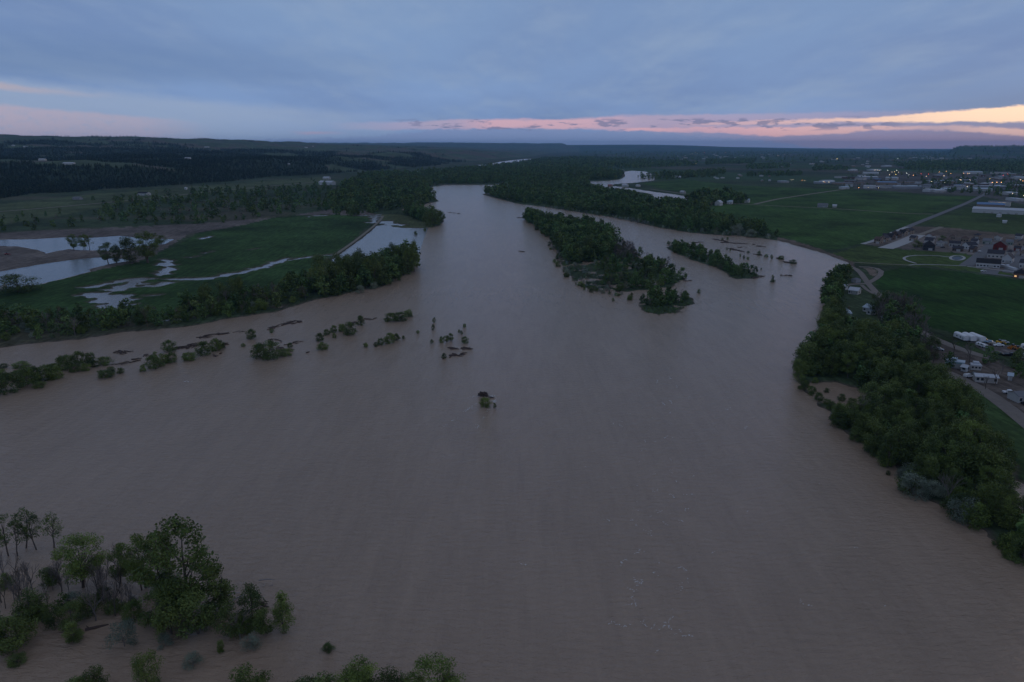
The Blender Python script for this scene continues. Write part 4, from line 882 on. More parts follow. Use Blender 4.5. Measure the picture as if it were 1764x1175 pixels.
# ---------------------------------------------------------------- buildings
def WMc(n, c, r=.75): return simple(n, c, r, scale=.8, var=.08)
WALL = dict(white=WMc('white siding', (.50, .50, .49)), pale=WMc('pale siding', (.46, .44, .41)), tan=WMc('tan siding', (.27, .21, .16)), brown=WMc('brown siding', (.13, .09, .07)), red=WMc('barn red siding', (.14, .022, .02)), grey=WMc('grey metal wall', (.28, .29, .30)), dark=WMc('dark siding', (.05, .05, .055)), teal=WMc('teal siding', (.20, .33, .33)), green=WMc('grey green siding', (.24, .29, .25)), brick=WMc('brown brick', (.20, .12, .09)))
ROOF = dict(dark=WMc('dark shingles', (.045, .045, .055)), black=WMc('black shingles', (.022, .022, .026)), grey=WMc('grey shingles', (.17, .175, .19)), white=WMc('white metal roof', (.50, .52, .55), .6), blue=WMc('blue metal roof', (.12, .22, .38), .5), pale=WMc('pale blue metal roof', (.42, .50, .56), .5), brown=WMc('brown shingles', (.11, .075, .06)), red=WMc('red roof', (.25, .05, .04)))
GLASS = simple('dark window glass', (.03, .04, .05), .15, var=0); LIT = simple('lit window', (.8, .6, .35), .5, ((1., .55, .2), .7), var=0); DOORM = WMc('garage door', (.36, .35, .33))
def building(p1, p2, depth, h, roof, wall, roofc, label, group=None, name='house', cat='house', win=0, doors=0, lit=0, rh=None, chim=False, ang=None, ln=None, over=.5, storeys=1):
    a = np.array(P(*p1)); c = np.array(P(*p2)); d = c - a; Ln = float(np.linalg.norm(d)); an = math.atan2(d[1], d[0])
    if ang is not None: an = R(ang)
    if ln is not None: Ln = ln
    e = link(name, None, None, (a[0], a[1], LAND), an); tag(e, label, cat, group)
    W_ = MB(); T = -.3; rh = depth * .22 if rh is None else rh
    W_.box(0, Ln, 0, depth, T, h)
    Rf = MB(); o = over
    if roof == 'flat':
        Rf.box(-.15, Ln + .15, -.15, depth + .15, h + .003, h + .55); Rf.box(Ln * .3, Ln * .3 + 2.5, depth * .4, depth * .4 + 2.5, h + .555, h + 1.6)
    elif roof == 'gable':
        for s in (-o, Ln + o - .0): pass
        y0, y1, ym = -o, depth + o, depth / 2; zz = h - o * rh / ym
        for (ya, za, yb, zb) in ((y0, zz, ym, h + rh), (ym, h + rh, y1, zz)):
            Rf.poly([(-o, ya, za + .05), (Ln + o, ya, za + .05), (Ln + o, yb, zb + .05), (-o, yb, zb + .05)])
            Rf.poly([(-o, yb, zb - .12), (Ln + o, yb, zb - .12), (Ln + o, ya, za - .12), (-o, ya, za - .12)])
        for xx in (-o, Ln + o):
            Rf.poly([(xx, y0, zz + .05), (xx, ym, h + rh + .05), (xx, ym, h + rh - .12), (xx, y0, zz - .12)]); Rf.poly([(xx, ym, h + rh + .05), (xx, y1, zz + .05), (xx, y1, zz - .12), (xx, ym, h + rh - .12)])
        Rf.poly([(-o, y0, zz - .12), (Ln + o, y0, zz - .12), (Ln + o, y0, zz + .05), (-o, y0, zz + .05)])
        for xx in (0., Ln): W_.tri((xx, 0, h), (xx, depth, h), (xx, ym, h + rh - .13))
    elif roof == 'gable_front':
        xm = Ln / 2; zz = h - o * rh / xm
        for (xa, za, xb, zb) in ((-o, zz, xm, h + rh), (xm, h + rh, Ln + o, zz)):
            Rf.poly([(xa, -o, za + .05), (xb, -o, zb + .05), (xb, depth + o, zb + .05), (xa, depth + o, za + .05)])
            Rf.poly([(xa, -o, za - .12), (xa, depth + o, za - .12), (xb, depth + o, zb - .12), (xb, -o, zb - .12)])
            Rf.poly([(xa, -o, za - .12), (xb, -o, zb - .12), (xb, -o, zb + .05), (xa, -o, za + .05)])
        for yy in (0., depth): W_.tri((0, yy, h), (Ln, yy, h), (xm, yy, h + rh - .13))
    elif roof == 'hip':
        q = min(depth / 2, Ln / 2) * .95; A_ = (-o, -o, h); B_ = (Ln + o, -o, h); C_ = (Ln + o, depth + o, h); D_ = (-o, depth + o, h); E_ = (q, depth / 2, h + rh); F_ = (Ln - q, depth / 2, h + rh)
        for f in ([A_, B_, F_, E_], [B_, C_, F_], [C_, D_, E_, F_], [D_, A_, E_], [D_, C_, B_, A_]): Rf.poly([(x, y, z + .004) for x, y, z in f])
    elif roof == 'shed':
        Rf.poly([(-o, -o, h), (Ln + o, -o, h), (Ln + o, depth + o, h + rh), (-o, depth + o, h + rh)]); Rf.poly([(-o, -o, h - .15), (-o, depth + o, h + rh - .15), (Ln + o, depth + o, h + rh - .15), (Ln + o, -o, h - .15)])
        Rf.poly([(-o, -o, h - .15), (Ln + o, -o, h - .15), (Ln + o, -o, h), (-o, -o, h)])
    elif roof == 'arch':
        n = 8
        for i in range(n):
            a0, a1 = math.pi * i / n, math.pi * (i + 1) / n; f = lambda t: (depth / 2 - math.cos(t) * (depth / 2 + .1), h + math.sin(t) * rh)
            (ya, za), (yb, zb) = f(a0), f(a1); Rf.poly([(-.1, ya, za), (Ln + .1, ya, za), (Ln + .1, yb, zb), (-.1, yb, zb)])
        for xx in (-.1, Ln + .1): Rf.poly([(xx, depth / 2 - math.cos(math.pi * i / n) * (depth / 2 + .1), h + math.sin(math.pi * i / n) * rh) for i in range(n + 1)])
    link('wall', W_.mesh('wall', WALL[wall] if isinstance(wall, str) else wall), e)
    rf = link('roof', Rf.mesh('roof', ROOF[roofc]), e)
    if chim: c_ = MB(); c_.box(Ln * .7, Ln * .7 + .8, depth * .6, depth * .6 + .8, h + .3, h + rh + .9); link('chimney', c_.mesh('chimney', WALL['brick']), rf)
    for st in range(storeys):
        hb = (h / storeys) * st
        for i in range(win):
            x = Ln * (i + .5) / max(win, 1); w2 = min(Ln / win * .3, .8); m = MB(); m.box(x - w2, x + w2, -.06, .0, hb + .95, hb + .95 + min(1.3, h / storeys - 1.3))
            link('window', m.mesh('window', LIT if (lit and st == 0 and i % 2 == 0 and i < lit * 2) else GLASS), e)
        m = MB(); m.box(Ln + .0, Ln + .06, depth * .4, depth * .6, hb + .95, hb + 2.0)
        if win: link('window', m.mesh('window', GLASS), e)
    for i in range(doors):
        x = Ln * (i + .5) / doors + Ln * .12; w2 = min(1.9, Ln / doors * .3); m = MB(); m.box(x - w2, x + w2, -.09, -.0, 0, min(2.5, h - .3)); link('door', m.mesh('door', DOORM), e)
    return e
B_ = building
# bank houses
B_((1461, 506), (1477, 508), 8, 3.2, 'gable', 'pale', 'white', 'long low pale house with white roof on the wooded bank', win=4, doors=1)
B_((1448, 499), (1456, 500), 6, 2.8, 'gable', 'white', 'white', 'small white shed in front of the long bank house', name='shed', cat='shed', doors=1)
B_((1466, 486), (1474, 487.5), 6, 2.6, 'hip', 'grey', 'grey', 'small grey outbuilding beside the drive on the bank', name='shed', cat='shed', doors=1)
B_((1450, 548), (1466, 549), 9, 3.4, 'hip', 'white', 'pale', 'bank house with a pale blue hipped roof among trees', win=3, doors=1, chim=True, rh=2.6)
B_((1486, 536), (1508, 541), 8, 3.2, 'gable', 'white', 'pale', 'blue grey roofed house with two wings near the leafless trees', win=4, doors=1, chim=True)
B_((1492, 541), (1500, 543), 6, 3.0, 'gable_front', 'white', 'pale', 'front wing of the blue grey roofed bank house', win=1)
B_((1518, 551), (1524, 552.5), 4, 2.2, 'gable', 'white', 'white', 'tiny white shed at the edge of the leafless trees', name='shed', cat='shed', doors=1)
# new housing
k_ = ['nearest the river', 'second from the river', 'third from the river', 'fourth from the river', 'fifth from the river', 'farthest from the river']
for i in range(6):
    x = 1505 + i * 10.5; y = 419.5 - i * 3.3
    B_((x, y), (x + 10.5, y + .9), 11, 5.2, 'gable_front' if i % 2 else 'gable', ['tan', 'tan', 'brown', 'brown', 'tan', 'tan'][i], ['brown', 'dark', 'black', 'dark', 'black', 'dark'][i], 'brown townhouse with a dark roof, %s in its row' % k_[i], 'brown townhouses in a row', win=3, doors=1, storeys=2, rh=2.6)
B_((1520, 412.5), (1530, 413), 10, 5, 'gable', 'tan', 'dark', 'townhouse with dark gable behind the brown front row', 'brown townhouses behind the row', win=3, storeys=2)
B_((1536, 407.5), (1547, 408), 10, 5, 'gable_front', 'tan', 'black', 'last steep townhouse behind the brown front row', 'brown townhouses behind the row', win=3, storeys=2)
B_((1590, 431), (1610, 432), 13, 5.5, 'hip', 'dark', 'black', 'large dark house with black hipped roof beside the green tree', win=4, doors=1, rh=4.5, storeys=2)
B_((1592, 421), (1606, 422), 11, 5, 'gable', 'pale', 'dark', 'house with dark roof just behind the large black roofed one', win=3, rh=3)
B_((1594, 411), (1606, 412), 10, 4, 'gable_front', 'white', 'brown', 'small white gabled house at the back of the new street', win=2)
B_((1634, 412), (1645, 412.6), 10, 4, 'hip', 'tan', 'brown', 'low brown roofed house on the graded soil', win=3)
B_((1654, 416), (1668, 417), 10, 4.5, 'hip', 'tan', 'brown', 'reddish brown roofed house behind the white gabled one', win=3)
B_((1635, 424.5), (1654, 425.5), 10, 4, 'gable', 'pale', 'dark', 'long house with slate dark roof in the middle of the new houses', win=4, doors=1)
B_((1640, 432.5), (1657, 433.8), 9, 3.6, 'gable', 'brown', 'dark', 'dark roofed house with wide porch above the play area', win=4, doors=1)
B_((1657, 428), (1667, 429.5), 13, 4.8, 'gable_front', 'white', 'dark', 'white gabled house beside the slate roofed one', win=2)
B_((1692, 420.5), (1706, 421.5), 11, 4.2, 'gable', 'green', 'grey', 'pale grey green house across the street from the red barn', win=3, doors=1)
B_((1710, 430), (1732, 431.6), 14, 5.5, 'gable_front', 'red', 'dark', 'barn red house with a dark gabled roof', name='barn', cat='barn', win=2, doors=1, rh=4.2)
B_((1746, 432), (1757, 432.8), 8, 3.4, 'gable', 'red', 'dark', 'small red outbuilding next to the barn red house', name='shed', cat='shed', doors=1)
B_((1732, 422), (1744, 422.8), 10, 4, 'gable', 'green', 'grey', 'low grey roofed house behind the barn red house', win=3)
B_((1752, 423), (1768, 424), 11, 4.8, 'gable_front', 'tan', 'dark', 'tan gabled house at the frame edge behind the red outbuilding', win=2)
B_((1681, 459.5), (1722, 462.5), 13, 4.4, 'gable', 'white', 'black', 'long pale community house with black roof by the footpath', win=7, doors=1, rh=3.2)
B_((1700, 443.5), (1728, 445.5), 13, 4.6, 'gable', 'pale', 'dark', 'rear pale house with dark roof behind the long community house', win=4, rh=3)
B_((1725, 452.5), (1742, 454), 13, 5.2, 'gable_front', 'white', 'dark', 'white house with steep front gable at the street corner', win=3, doors=1, rh=4)
B_((1755, 461), (1772, 462.5), 12, 5, 'gable', 'white', 'dark', 'white house at the frame edge behind the brick one', win=3, doors=1)
B_((1745, 478.5), (1768, 480.5), 12, 4, 'hip', 'brick', 'black', 'brick house with black roof and lit porch lamps', win=3, doors=1, lit=2, rh=3.4)
B_((1721, 458.5), (1746, 466), 3, 1.6, 'flat', 'white', 'white', 'low white garden wall terrace beside the community house', name='terrace', cat='terrace')
for j, (x, y, w, wl, rf, lb) in enumerate([(1566, 415, 9, 'tan', 'dark', 'tan house at the head of the wide new street'), (1612, 424, 9, 'pale', 'grey', 'small pale garage between the black roofed house and the slate roofed one'), (1624, 419, 9, 'tan', 'brown', 'low tan house behind the pale garage'), (1672, 421, 10, 'white', 'dark', 'white house at the corner behind the white gabled one'), (1676, 411, 10, 'tan', 'dark', 'tan house on the graded soil above the corner'), (1712, 414, 11, 'pale', 'brown', 'brown roofed house directly behind the barn red one'), (1748, 412, 11, 'white', 'dark', 'white house at the back edge of the graded soil'), (1733, 441, 9, 'pale', 'dark', 'small pale house under the barn red one'), (1756, 441, 10, 'tan', 'brown', 'tan house below the small red outbuilding'), (1668, 434, 8, 'brown', 'dark', 'dark garage by the street above the community house')]):
    B_((x, y), (x + w, y + .8), 10, 4.4, ['gable', 'hip', 'gable_front'][j % 3], wl, rf, lb, win=3, doors=1)
# trailer park
B_((1627, 632), (1660, 636.5), 4.5, 3.1, 'flat', 'teal', 'pale', 'long teal mobile home behind leafless trees', name='mobile_home', cat='mobile home', win=5, doors=1)
B_((1655, 639), (1664, 641), 4, 2.4, 'gable', 'white', 'white', 'small white trailer beside the teal mobile home', name='mobile_home', cat='mobile home', win=1)
B_((1672, 637), (1690, 638.5), 4, 2.2, 'flat', 'pale', 'white', 'low white flat trailer behind the parked cars', name='mobile_home', cat='mobile home', win=3)
B_((1680, 658), (1718, 661), 5, 3, 'gable', 'pale', 'white', 'long pale mobile home with white ridge among bare trees', name='mobile_home', cat='mobile home', win=5, doors=1, rh=.8)
B_((1736, 655), (1743, 656), 4, 2.6, 'gable', 'white', 'pale', 'small pale blue shed in the trees behind the mobile homes', name='shed', cat='shed', doors=1)
B_((1754, 694.5), (1776, 694), 7, 3.2, 'gable', 'white', 'grey', 'white mobile home with dark trim at the gravel road', name='mobile_home', cat='mobile home', win=3, doors=1, rh=1.2)
# farm buildings in the fields
B_((1231, 354), (1240, 354.5), 12, 6, 'gable_front', 'white', 'white', 'white gabled barn in front of the dark grove', name='barn', cat='barn', doors=1, rh=4)
B_((1252, 351.5), (1261, 351.8), 10, 5, 'gable', 'white', 'pale', 'white farmhouse at the middle of the dark grove', win=2)
B_((1281, 349), (1290, 349.3), 12, 5, 'gable', 'white', 'pale', 'pale blue roofed farm shed at the far end of the grove', name='barn', cat='barn', doors=1)
B_((1222, 352.5), (1228, 352.6), 7, 3.5, 'gable', 'tan', 'red', 'small brown shed beside the white gabled barn', name='shed', cat='shed')
B_((1408, 357), (1425, 357.6), 12, 4.5, 'gable', 'grey', 'grey', 'grey shed alone on the field track', name='barn', cat='barn', doors=1)
B_((1434, 357.4), (1441, 357.6), 9, 3.5, 'gable', 'pale', 'white', 'small pale shed near the grey one on the field track', name='shed', cat='shed')
B_((1171, 332.5), (1177, 333), 8, 4, 'gable', 'pale', 'white', 'pale cottage by the side channel track', win=1)
B_((1071, 321.5), (1079, 321.8), 12, 5, 'gable', 'white', 'white', 'white roofed shed on the strip between two channels', name='barn', cat='barn')
B_((1095, 321.8), (1101, 322), 9, 4, 'gable', 'pale', 'white', 'small white cabin on the strip between two channels', name='shed', cat='shed')
B_((1047, 321.5), (1053, 321.7), 9, 4, 'gable', 'tan', 'red', 'brownish cabin at the tip of the channel strip', name='shed', cat='shed')
for j, (x, y) in enumerate([(1157, 306), (1163, 306), (1169, 306.5)]):
    B_((x, y), (x + 4.5, y), 10, 4.5, 'gable', 'white', 'white', 'small white house in the short row beyond the channel bend', 'white houses beyond the channel bend')
B_((549, 318.5), (571, 319), 22, 8, 'gable', 'white', 'white', 'large white building at the end of the valley road', name='barn', cat='barn', doors=2, rh=4)
B_((556, 309), (566, 309.2), 14, 6, 'gable', 'pale', 'white', 'smaller pale building behind the large white one', name='barn', cat='barn')
B_((236, 336.5), (252, 337), 14, 5, 'gable', 'white', 'black', 'dark roofed white farmhouse by the valley road', win=3)
B_((125, 344), (137, 344.2), 10, 4, 'gable', 'grey', 'grey', 'grey shed in the grass below the hills', name='shed', cat='shed')
B_((318, 326.6), (321, 326.6), 9, 4, 'gable', 'white', 'white', 'tiny white shed near the foot of the hills', name='shed', cat='shed')
B_((-4, 497), (4, 497), 5, 2.5, 'gable', 'pale', 'pale', 'pale pump shed behind the low spreading tree', name='shed', cat='shed')
# houses on the hills
for j, (x, y, w, lb) in enumerate([(66, 277, 18, 'white ranch house on the hill slope'), (108, 284, 26, 'long pale roofed ranch shed on the hill slope'), (40, 254, 14, 'white house near the hill crest'), (20, 252, 10, 'small white house beside the hill crest house'), (318, 274.5, 16, 'pale roofed house in the middle of the pine hills'), (352, 254.5, 26, 'long pale shed near the top of the hills'), (425, 258, 10, 'small pale house on the plateau'), (525, 255, 16, 'white house on the plateau beside the pines'), (538, 253, 10, 'tiny white house at the plateau edge'), (496, 284.5, 6, 'small white cabin on the grass knoll'), (102, 254, 10, 'white roofed cabin high on the hill')]):
    gx, gy, gz = ground_hit(x, y)
    e = B_((x, y), (x + 4, y), 12, 5, 'gable', 'white' if j % 3 else 'pale', 'white', lb, ang=rnd.uniform(-20, 20), ln=w * 1.4, name='house'); e.location = (gx, gy, gz + .3)
# warehouses of the business district
WH = [(1472, 310, 15, 'pale', 'grey', 7, 'cyan'), (1467, 294.5, 10, 'white', 'white', 6, ''), (1486, 300, 27, 'white', 'white', 7, ''), (1503, 294.5, 16, 'white', 'white', 6, ''), (1481, 308.5, 32, 'grey', 'white', 7, ''), (1525, 310, 20, 'pale', 'pale', 8, ''), (1512, 319.5, 33, 'tan', 'blue', 9, ''), (1487, 324.5, 21, 'white', 'white', 7, ''), (1541, 325, 48, 'grey', 'pale', 6, ''), (1524, 324.6, 16, 'pale', 'grey', 6, ''), (1600, 331, 22, 'white', 'white', 6, ''), (1612, 331.6, 18, 'pale', 'white', 5, ''), (1634, 327, 44, 'white', 'grey', 7, ''), (1680, 329.5, 30, 'pale', 'pale', 6, ''), (1690, 325, 46, 'grey', 'white', 7, ''), (1604, 314.5, 40, 'white', 'pale', 6, ''), (1650, 314, 34, 'grey', 'grey', 7, ''), (1716, 317.5, 44, 'tan', 'grey', 6, ''), (1663, 299.5, 30, 'white', 'pale', 8, ''), (1708, 299.5, 32, 'pale', 'grey', 7, ''), (1560, 316, 18, 'tan', 'grey', 5, ''), (1590, 321.5, 14, 'grey', 'grey', 5, ''), (1455, 314, 20, 'brown', 'grey', 5, ''), (1444, 307, 16, 'pale', 'grey', 6, ''), (1440, 318, 30, 'tan', 'grey', 5, ''), (1345, 315, 14, 'grey', 'pale', 5, ''), (1404, 316.5, 36, 'grey', 'pale', 5, ''), (1418, 315, 20, 'white', 'white', 6, ''), (1527, 287.5, 10, 'white', 'pale', 6, ''), (1535, 276.5, 30, 'tan', 'grey', 6, ''), (1620, 308, 10, 'grey', 'grey', 5, ''), (1740, 324, 34, 'tan', 'grey', 6, ''), (1750, 309, 30, 'pale', 'pale', 7, ''), (1736, 336, 20, 'pale', 'white', 5, ''), (1752, 347, 14, 'white', 'white', 5, '')]
def wlabel(x, y, w, wl, rf):
    sz = 'long' if w >= 26 else ('mid sized' if w >= 16 else 'small')
    row = 'front row by the crop field' if y > 322 else ('middle of the business district' if y > 304 else 'far edge of the business district')
    return '%s %s warehouse with %s roof, %s' % (sz, {'pale': 'pale grey'}.get(wl, wl), {'pale': 'pale blue'}.get(rf, rf), row), 'warehouses of the business district'
for (x, y, w, wl, rf, hh, _) in WH:
    lb, gr = wlabel(x, y, w, wl, rf)
    B_((x, y), (x + w, y + rnd.uniform(-.2, .5)), rnd.uniform(22, 40), hh, rnd.choice(['flat', 'gable', 'gable']), wl, rf, lb, gr, name='warehouse', cat='warehouse', doors=2, rh=2)
for j in range(62):
    x = rnd.uniform(1450, 1775); y = rnd.choice([rnd.uniform(290, 332), rnd.uniform(308, 331)])
    if x < 1585 and y > 326: continue
    w = rnd.uniform(5, 22); wl = rnd.choice(['white', 'pale', 'grey', 'tan', 'brown']); rf = rnd.choice(['white', 'pale', 'grey', 'grey', 'dark', 'blue'] if j % 4 == 0 else ['white', 'grey', 'pale', 'dark'])
    lb, gr = wlabel(x, y, w, wl, rf)
    B_((x, y), (x + w, y + rnd.uniform(-.3, .5)), rnd.uniform(12, 24), rnd.uniform(4, 7), rnd.choice(['flat', 'gable']), wl, rf, lb, gr, name='warehouse', cat='warehouse', doors=1, rh=1.5)
B_((1674, 366), (1800, 372), 26, 6.5, 'gable', 'white', 'white', 'very long white hall with pale stalls beside the rough field', name='warehouse', cat='warehouse', doors=9, rh=3)
B_((1682, 360.3), (1730, 362), 22, 9, 'gable', 'tan', 'blue', 'hall with a blue and red roof behind the very long white one', name='warehouse', cat='warehouse', doors=2, rh=3)
wb = B_((1701, 354.5), (1740, 356), 20, 8, 'flat', 'pale', 'grey', 'pale building with four bright wall lamps', name='warehouse', cat='warehouse', doors=2)
for j in range(4):
    m = MB(); Lw = float(np.linalg.norm(np.array(P(1740, 356)) - np.array(P(1701, 354.5)))); xx = Lw * (.15 + .18 * j); m.box(xx - .6, xx + .6, -.6, -.01, 5.2, 6.2)
    link('wall_lamp', m.mesh('wall_lamp', simple('lit wall lamp', (.9, .8, .6), .5, ((1., .78, .5), 14.), var=0)), wb)
B_((1716, 374), (1724, 374.4), 8, 3.5, 'flat', 'white', 'white', 'small white shed in front of the very long hall', name='shed', cat='shed')
B_((1727, 384.5), (1734, 384.8), 6, 3, 'gable', 'white', 'white', 'tiny white shed alone in the rough field', name='shed', cat='shed')
# distant towns
def dist_town(n, x0, x1, y0, y1, wmax, lb, gr, dp=(14, 30), ht=(4, 8)):
    for j in range(n):
        x = rnd.uniform(x0, x1); y = rnd.uniform(y0, y1); w = rnd.uniform(2.5, wmax)
        B_((x, y), (x + w, y), rnd.uniform(*dp), rnd.uniform(*ht), 'flat', rnd.choice(['white', 'pale', 'tan']), rnd.choice(['white', 'pale', 'grey']), lb, gr, name='warehouse', cat='warehouse')
dist_town(20, 1040, 1125, 272, 280, 9, 'far pale building beyond the river bend', 'far buildings beyond the river bend')
dist_town(26, 1160, 1330, 266, 275, 7, 'tiny pale building in the hazy town', 'buildings of the hazy town')
dist_town(18, 1340, 1500, 272, 290, 7, 'tiny pale building between the far fields', 'buildings between the far fields')
dist_town(26, 1530, 1775, 268, 282, 8, 'tiny pale building below the dark mesa', 'buildings below the mesa')
dist_town(12, 1230, 1340, 297, 313, 6, 'small pale farm building on the far fields', 'farm buildings of the far fields', (8, 12), (3, 4.5))

# ---------------------------------------------------------------- lamps
def lampmat(n, c, s): return simple(n, (.8, .7, .5), .5, (c, s), var=0)
LM = {'w': lampmat('warm white lamp', (1., .80, .52), 10), 'o': lampmat('orange lamp', (1., .42, .12), 12), 'r': lampmat('red lamp', (1., .06, .05), 9), 'y': lampmat('yellow lamp', (1., .75, .22), 10), 'c': lampmat('cool white lamp', (.85, 1., .9), 12)}
POLE = simple('galvanised pole', (.2, .2, .2), .5)
def sphere_mb(r, cz, n=8, m_=5):
    m = MB(); ring = []
    for i in range(1, m_):
        t = math.pi * i / m_; ring.append([(r * math.sin(t) * math.cos(2 * math.pi * j / n), r * math.sin(t) * math.sin(2 * math.pi * j / n), cz + r * .7 * math.cos(t)) for j in range(n)])
    for j in range(n):
        k = (j + 1) % n; m.tri((0, 0, cz + r * .7), ring[0][j], ring[0][k]); m.tri((0, 0, cz - r * .7), ring[-1][k], ring[-1][j])
        for i in range(len(ring) - 1): m.quad(ring[i][j], ring[i + 1][j], ring[i + 1][k], ring[i][k])
    return m
pm = MB(); pm.tube([(0, 0, -.3), (0, 0, 9)], [.16, .1], 6); pm.tube([(0, 0, 9), (0, -.8, 9.6), (0, -1.9, 9.7)], [.08, .07, .06], 5); pmesh = pm.mesh('pole', POLE)
HM = {}
def lamp(x, y, c='w', r=.75, lb=None, hh=9.3, k0=.55):
    gx, gy = P(x, y, hh); e = link('street_lamp', None, None, (gx, gy, LAND)); d = math.hypot(gx, gy)
    r *= k0
    r = r * max(d / 2200, .25) if d < 2200 else r * min(d / 2200, 2.6)
    cn = {'w': 'warm white', 'o': 'orange', 'r': 'red', 'y': 'yellow', 'c': 'cool white'}[c]
    area = 'hazy town' if y < 275 else ('far edge of the business district' if y < 304 else 'middle of the business district' if y < 318 else 'front of the business district')
    if x < 1440: area = 'far fields beyond the river' if y > 290 else 'hazy town'
    tag(e, lb or 'lit %s lamp on a pole, %s' % (cn, area), 'street lamp', 'lit lamps of the distant town')
    link('pole', pmesh, e)
    k = (c, round(r, 1))
    if k not in HM: HM[k] = sphere_mb(k[1], 9.3).mesh('lamp_head', LM[c])
    link('lamp_head', HM[k], e, (0, -1.9, 0))
Z2 = [(500, 250, 'w'), (525, 225, 'w'), (548, 225, 'y'), (560, 250, 'y'), (585, 228, 'w'), (660, 238, 'c'), (725, 257, 'o'), (845, 267, 'w'), (968, 225, 'o'), (1010, 262, 'w'), (1035, 220, 'o'), (892, 315, 'w'), (1015, 325, 'w'), (1160, 298, 'w'), (1170, 303, 'w'), (1255, 303, 'w'), (1462, 325, 'o'), (1505, 325, 'o'), (1548, 325, 'o'), (1440, 292, 'y'), (1565, 257, 'r'), (1728, 300, 'w'), (1748, 310, 'o'), (1228, 365, 'w'), (210, 375, 'o'), (300, 373, 'w'), (395, 378, 'w'), (8, 100, 'w'), (578, 100, 'c'), (1650, 430, 'w'), (795, 243, 'r'), (865, 247, 'r'), (682, 255, 'c'), (365, 209, 'w'), (385, 209, 'w'), (405, 209, 'w'), (1075, 240, 'o'), (1232, 240, 'o'), (1245, 240, 'w'), (1608, 245, 'r'), (1195, 238, 'o'), (480, 212, 'c'), (568, 210, 'c'), (1755, 450, 'w'), (1590, 110, 'w'), (1410, 118, 'c')]
for x, y, c in Z2: lamp(1440 + x / 5.444, 255 + y / 5.444, c, 1.15 if (c == 'o' and 1450 < x < 1560) else .75)
for x, y, c in [(205, 70, 'o'), (180, 80, 'w'), (222, 80, 'w'), (465, 65, 'r'), (490, 70, 'o'), (822, 85, 'w'), (975, 95, 'w'), (990, 95, 'w'), (1050, 95, 'w'), (1535, 127, 'y'), (1105, 328, 'w'), (1120, 328, 'w'), (1205, 332, 'o'), (1225, 335, 'w'), (1405, 345, 'w'), (1455, 350, 'w'), (1415, 350, 'o'), (1735, 400, 'o'), (320, 95, 'w'), (212, 175, 'w'), (292, 70, 'r'), (625, 125, 'w')]:
    lamp(1160 + x / 5.444, 250 + y / 5.444, c, .65)
lamp(1553.5, 597, 'y', .5, 'single lit yellow lamp in the dark wood by the trailers', 9)
lamp(1745, 472.5, 'o', .35, 'lit porch lamp at the near corner of the brick house', 3.2) if False else None

# ---------------------------------------------------------------- vehicles
TYRE = simple('tyre rubber', (.02, .02, .02), .9, var=0); PAINT = {n: simple(n + ' paint', c, .3, var=.03) for n, c in dict(white=(.7, .7, .7), black=(.02, .02, .022), silver=(.38, .4, .42), blue=(.25, .33, .42), green=(.03, .07, .05), yellow=(.75, .42, .03), orange=(.45, .17, .03), tan=(.33, .27, .2), red=(.3, .04, .03)).items()}
def wheel(e, x, y, r=.36, w=.25):
    m = MB(); m.tube([(x, y - w / 2, r), (x, y + w / 2, r)], [r, r], 12); link('wheel', m.mesh('wheel', TYRE), e)
def prof_mesh(prof, w, taper=0):
    m = MB(); n = len(prof)
    L_ = [(x, -w / 2 + (taper if z > 1.05 else 0), z) for x, z in prof]; R_ = [(x, w / 2 - (taper if z > 1.05 else 0), z) for x, z in prof]
    m.poly(L_); m.poly(R_[::-1])
    for i in range(n): m.quad(L_[i], R_[i], R_[(i + 1) % n], L_[(i + 1) % n])
    return m
def car(px, py, ang, col, label, kind='car', group=None):
    x, y = P(px, py); e = link({'car': 'parked_car', 'pickup': 'pickup_truck', 'suv': 'parked_car'}[kind], None, None, (x, y, LAND + .05), R(ang)); tag(e, label, 'pickup truck' if kind == 'pickup' else 'car', group)
    if kind == 'pickup': pr = [(-2.7, .45), (2.7, .45), (2.7, .95), (1.5, 1.05), (.9, 1.75), (-.7, 1.75), (-.8, 1.1), (-2.7, 1.1)]; wn = [(.95, 1.1), (1.42, 1.1), (.88, 1.66), (-.62, 1.66), (-.7, 1.12)]
    elif kind == 'suv': pr = [(-2.3, .4), (2.3, .4), (2.35, .95), (1.3, 1.1), (.7, 1.75), (-2.1, 1.75), (-2.35, 1.0)]; wn = [(1.2, 1.12), (.68, 1.64), (-2.0, 1.64), (-2.15, 1.12)]
    else: pr = [(-2.25, .35), (2.25, .35), (2.25, .8), (1.2, .95), (.5, 1.42), (-1.0, 1.42), (-1.75, .98), (-2.25, .9)]; wn = [(1.1, .97), (.48, 1.34), (-.98, 1.34), (-1.6, .99)]
    link('body', prof_mesh(pr, 1.85, .12).mesh('body', PAINT[col]), e); link('window', prof_mesh(wn, 1.88, .13).mesh('window', GLASS), e)
    for sx in (-1.5, 1.5):
        for sy in (-.85, .85): wheel(e, sx, sy)
car(1668, 650, 12, 'white', 'white car parked on gravel beside the long pale mobile home', 'suv')
car(1679, 646, 10, 'black', 'black car beside the white one near the long pale mobile home')
car(1738, 678, -8, 'white', 'white pickup in front of the white mobile home', 'pickup')
car(1611, 601, -30, 'blue', 'pale blue car under the leafless trees')
car(1618, 603.5, -30, 'silver', 'silver car behind the pale blue one under leafless trees')
car(1696, 588, -35, 'tan', 'tan car next to the camper trailers', 'suv'); car(1705, 591.5, -40, 'blue', 'pale blue pickup in the storage yard', 'pickup'); car(1711, 594, -35, 'tan', 'dull tan car at the middle of the storage yard'); car(1720, 596.5, -10, 'white', 'white pickup below the yellow loader', 'pickup'); car(1730, 591.5, -10, 'silver', 'silver van like car beyond the yellow loader', 'suv')
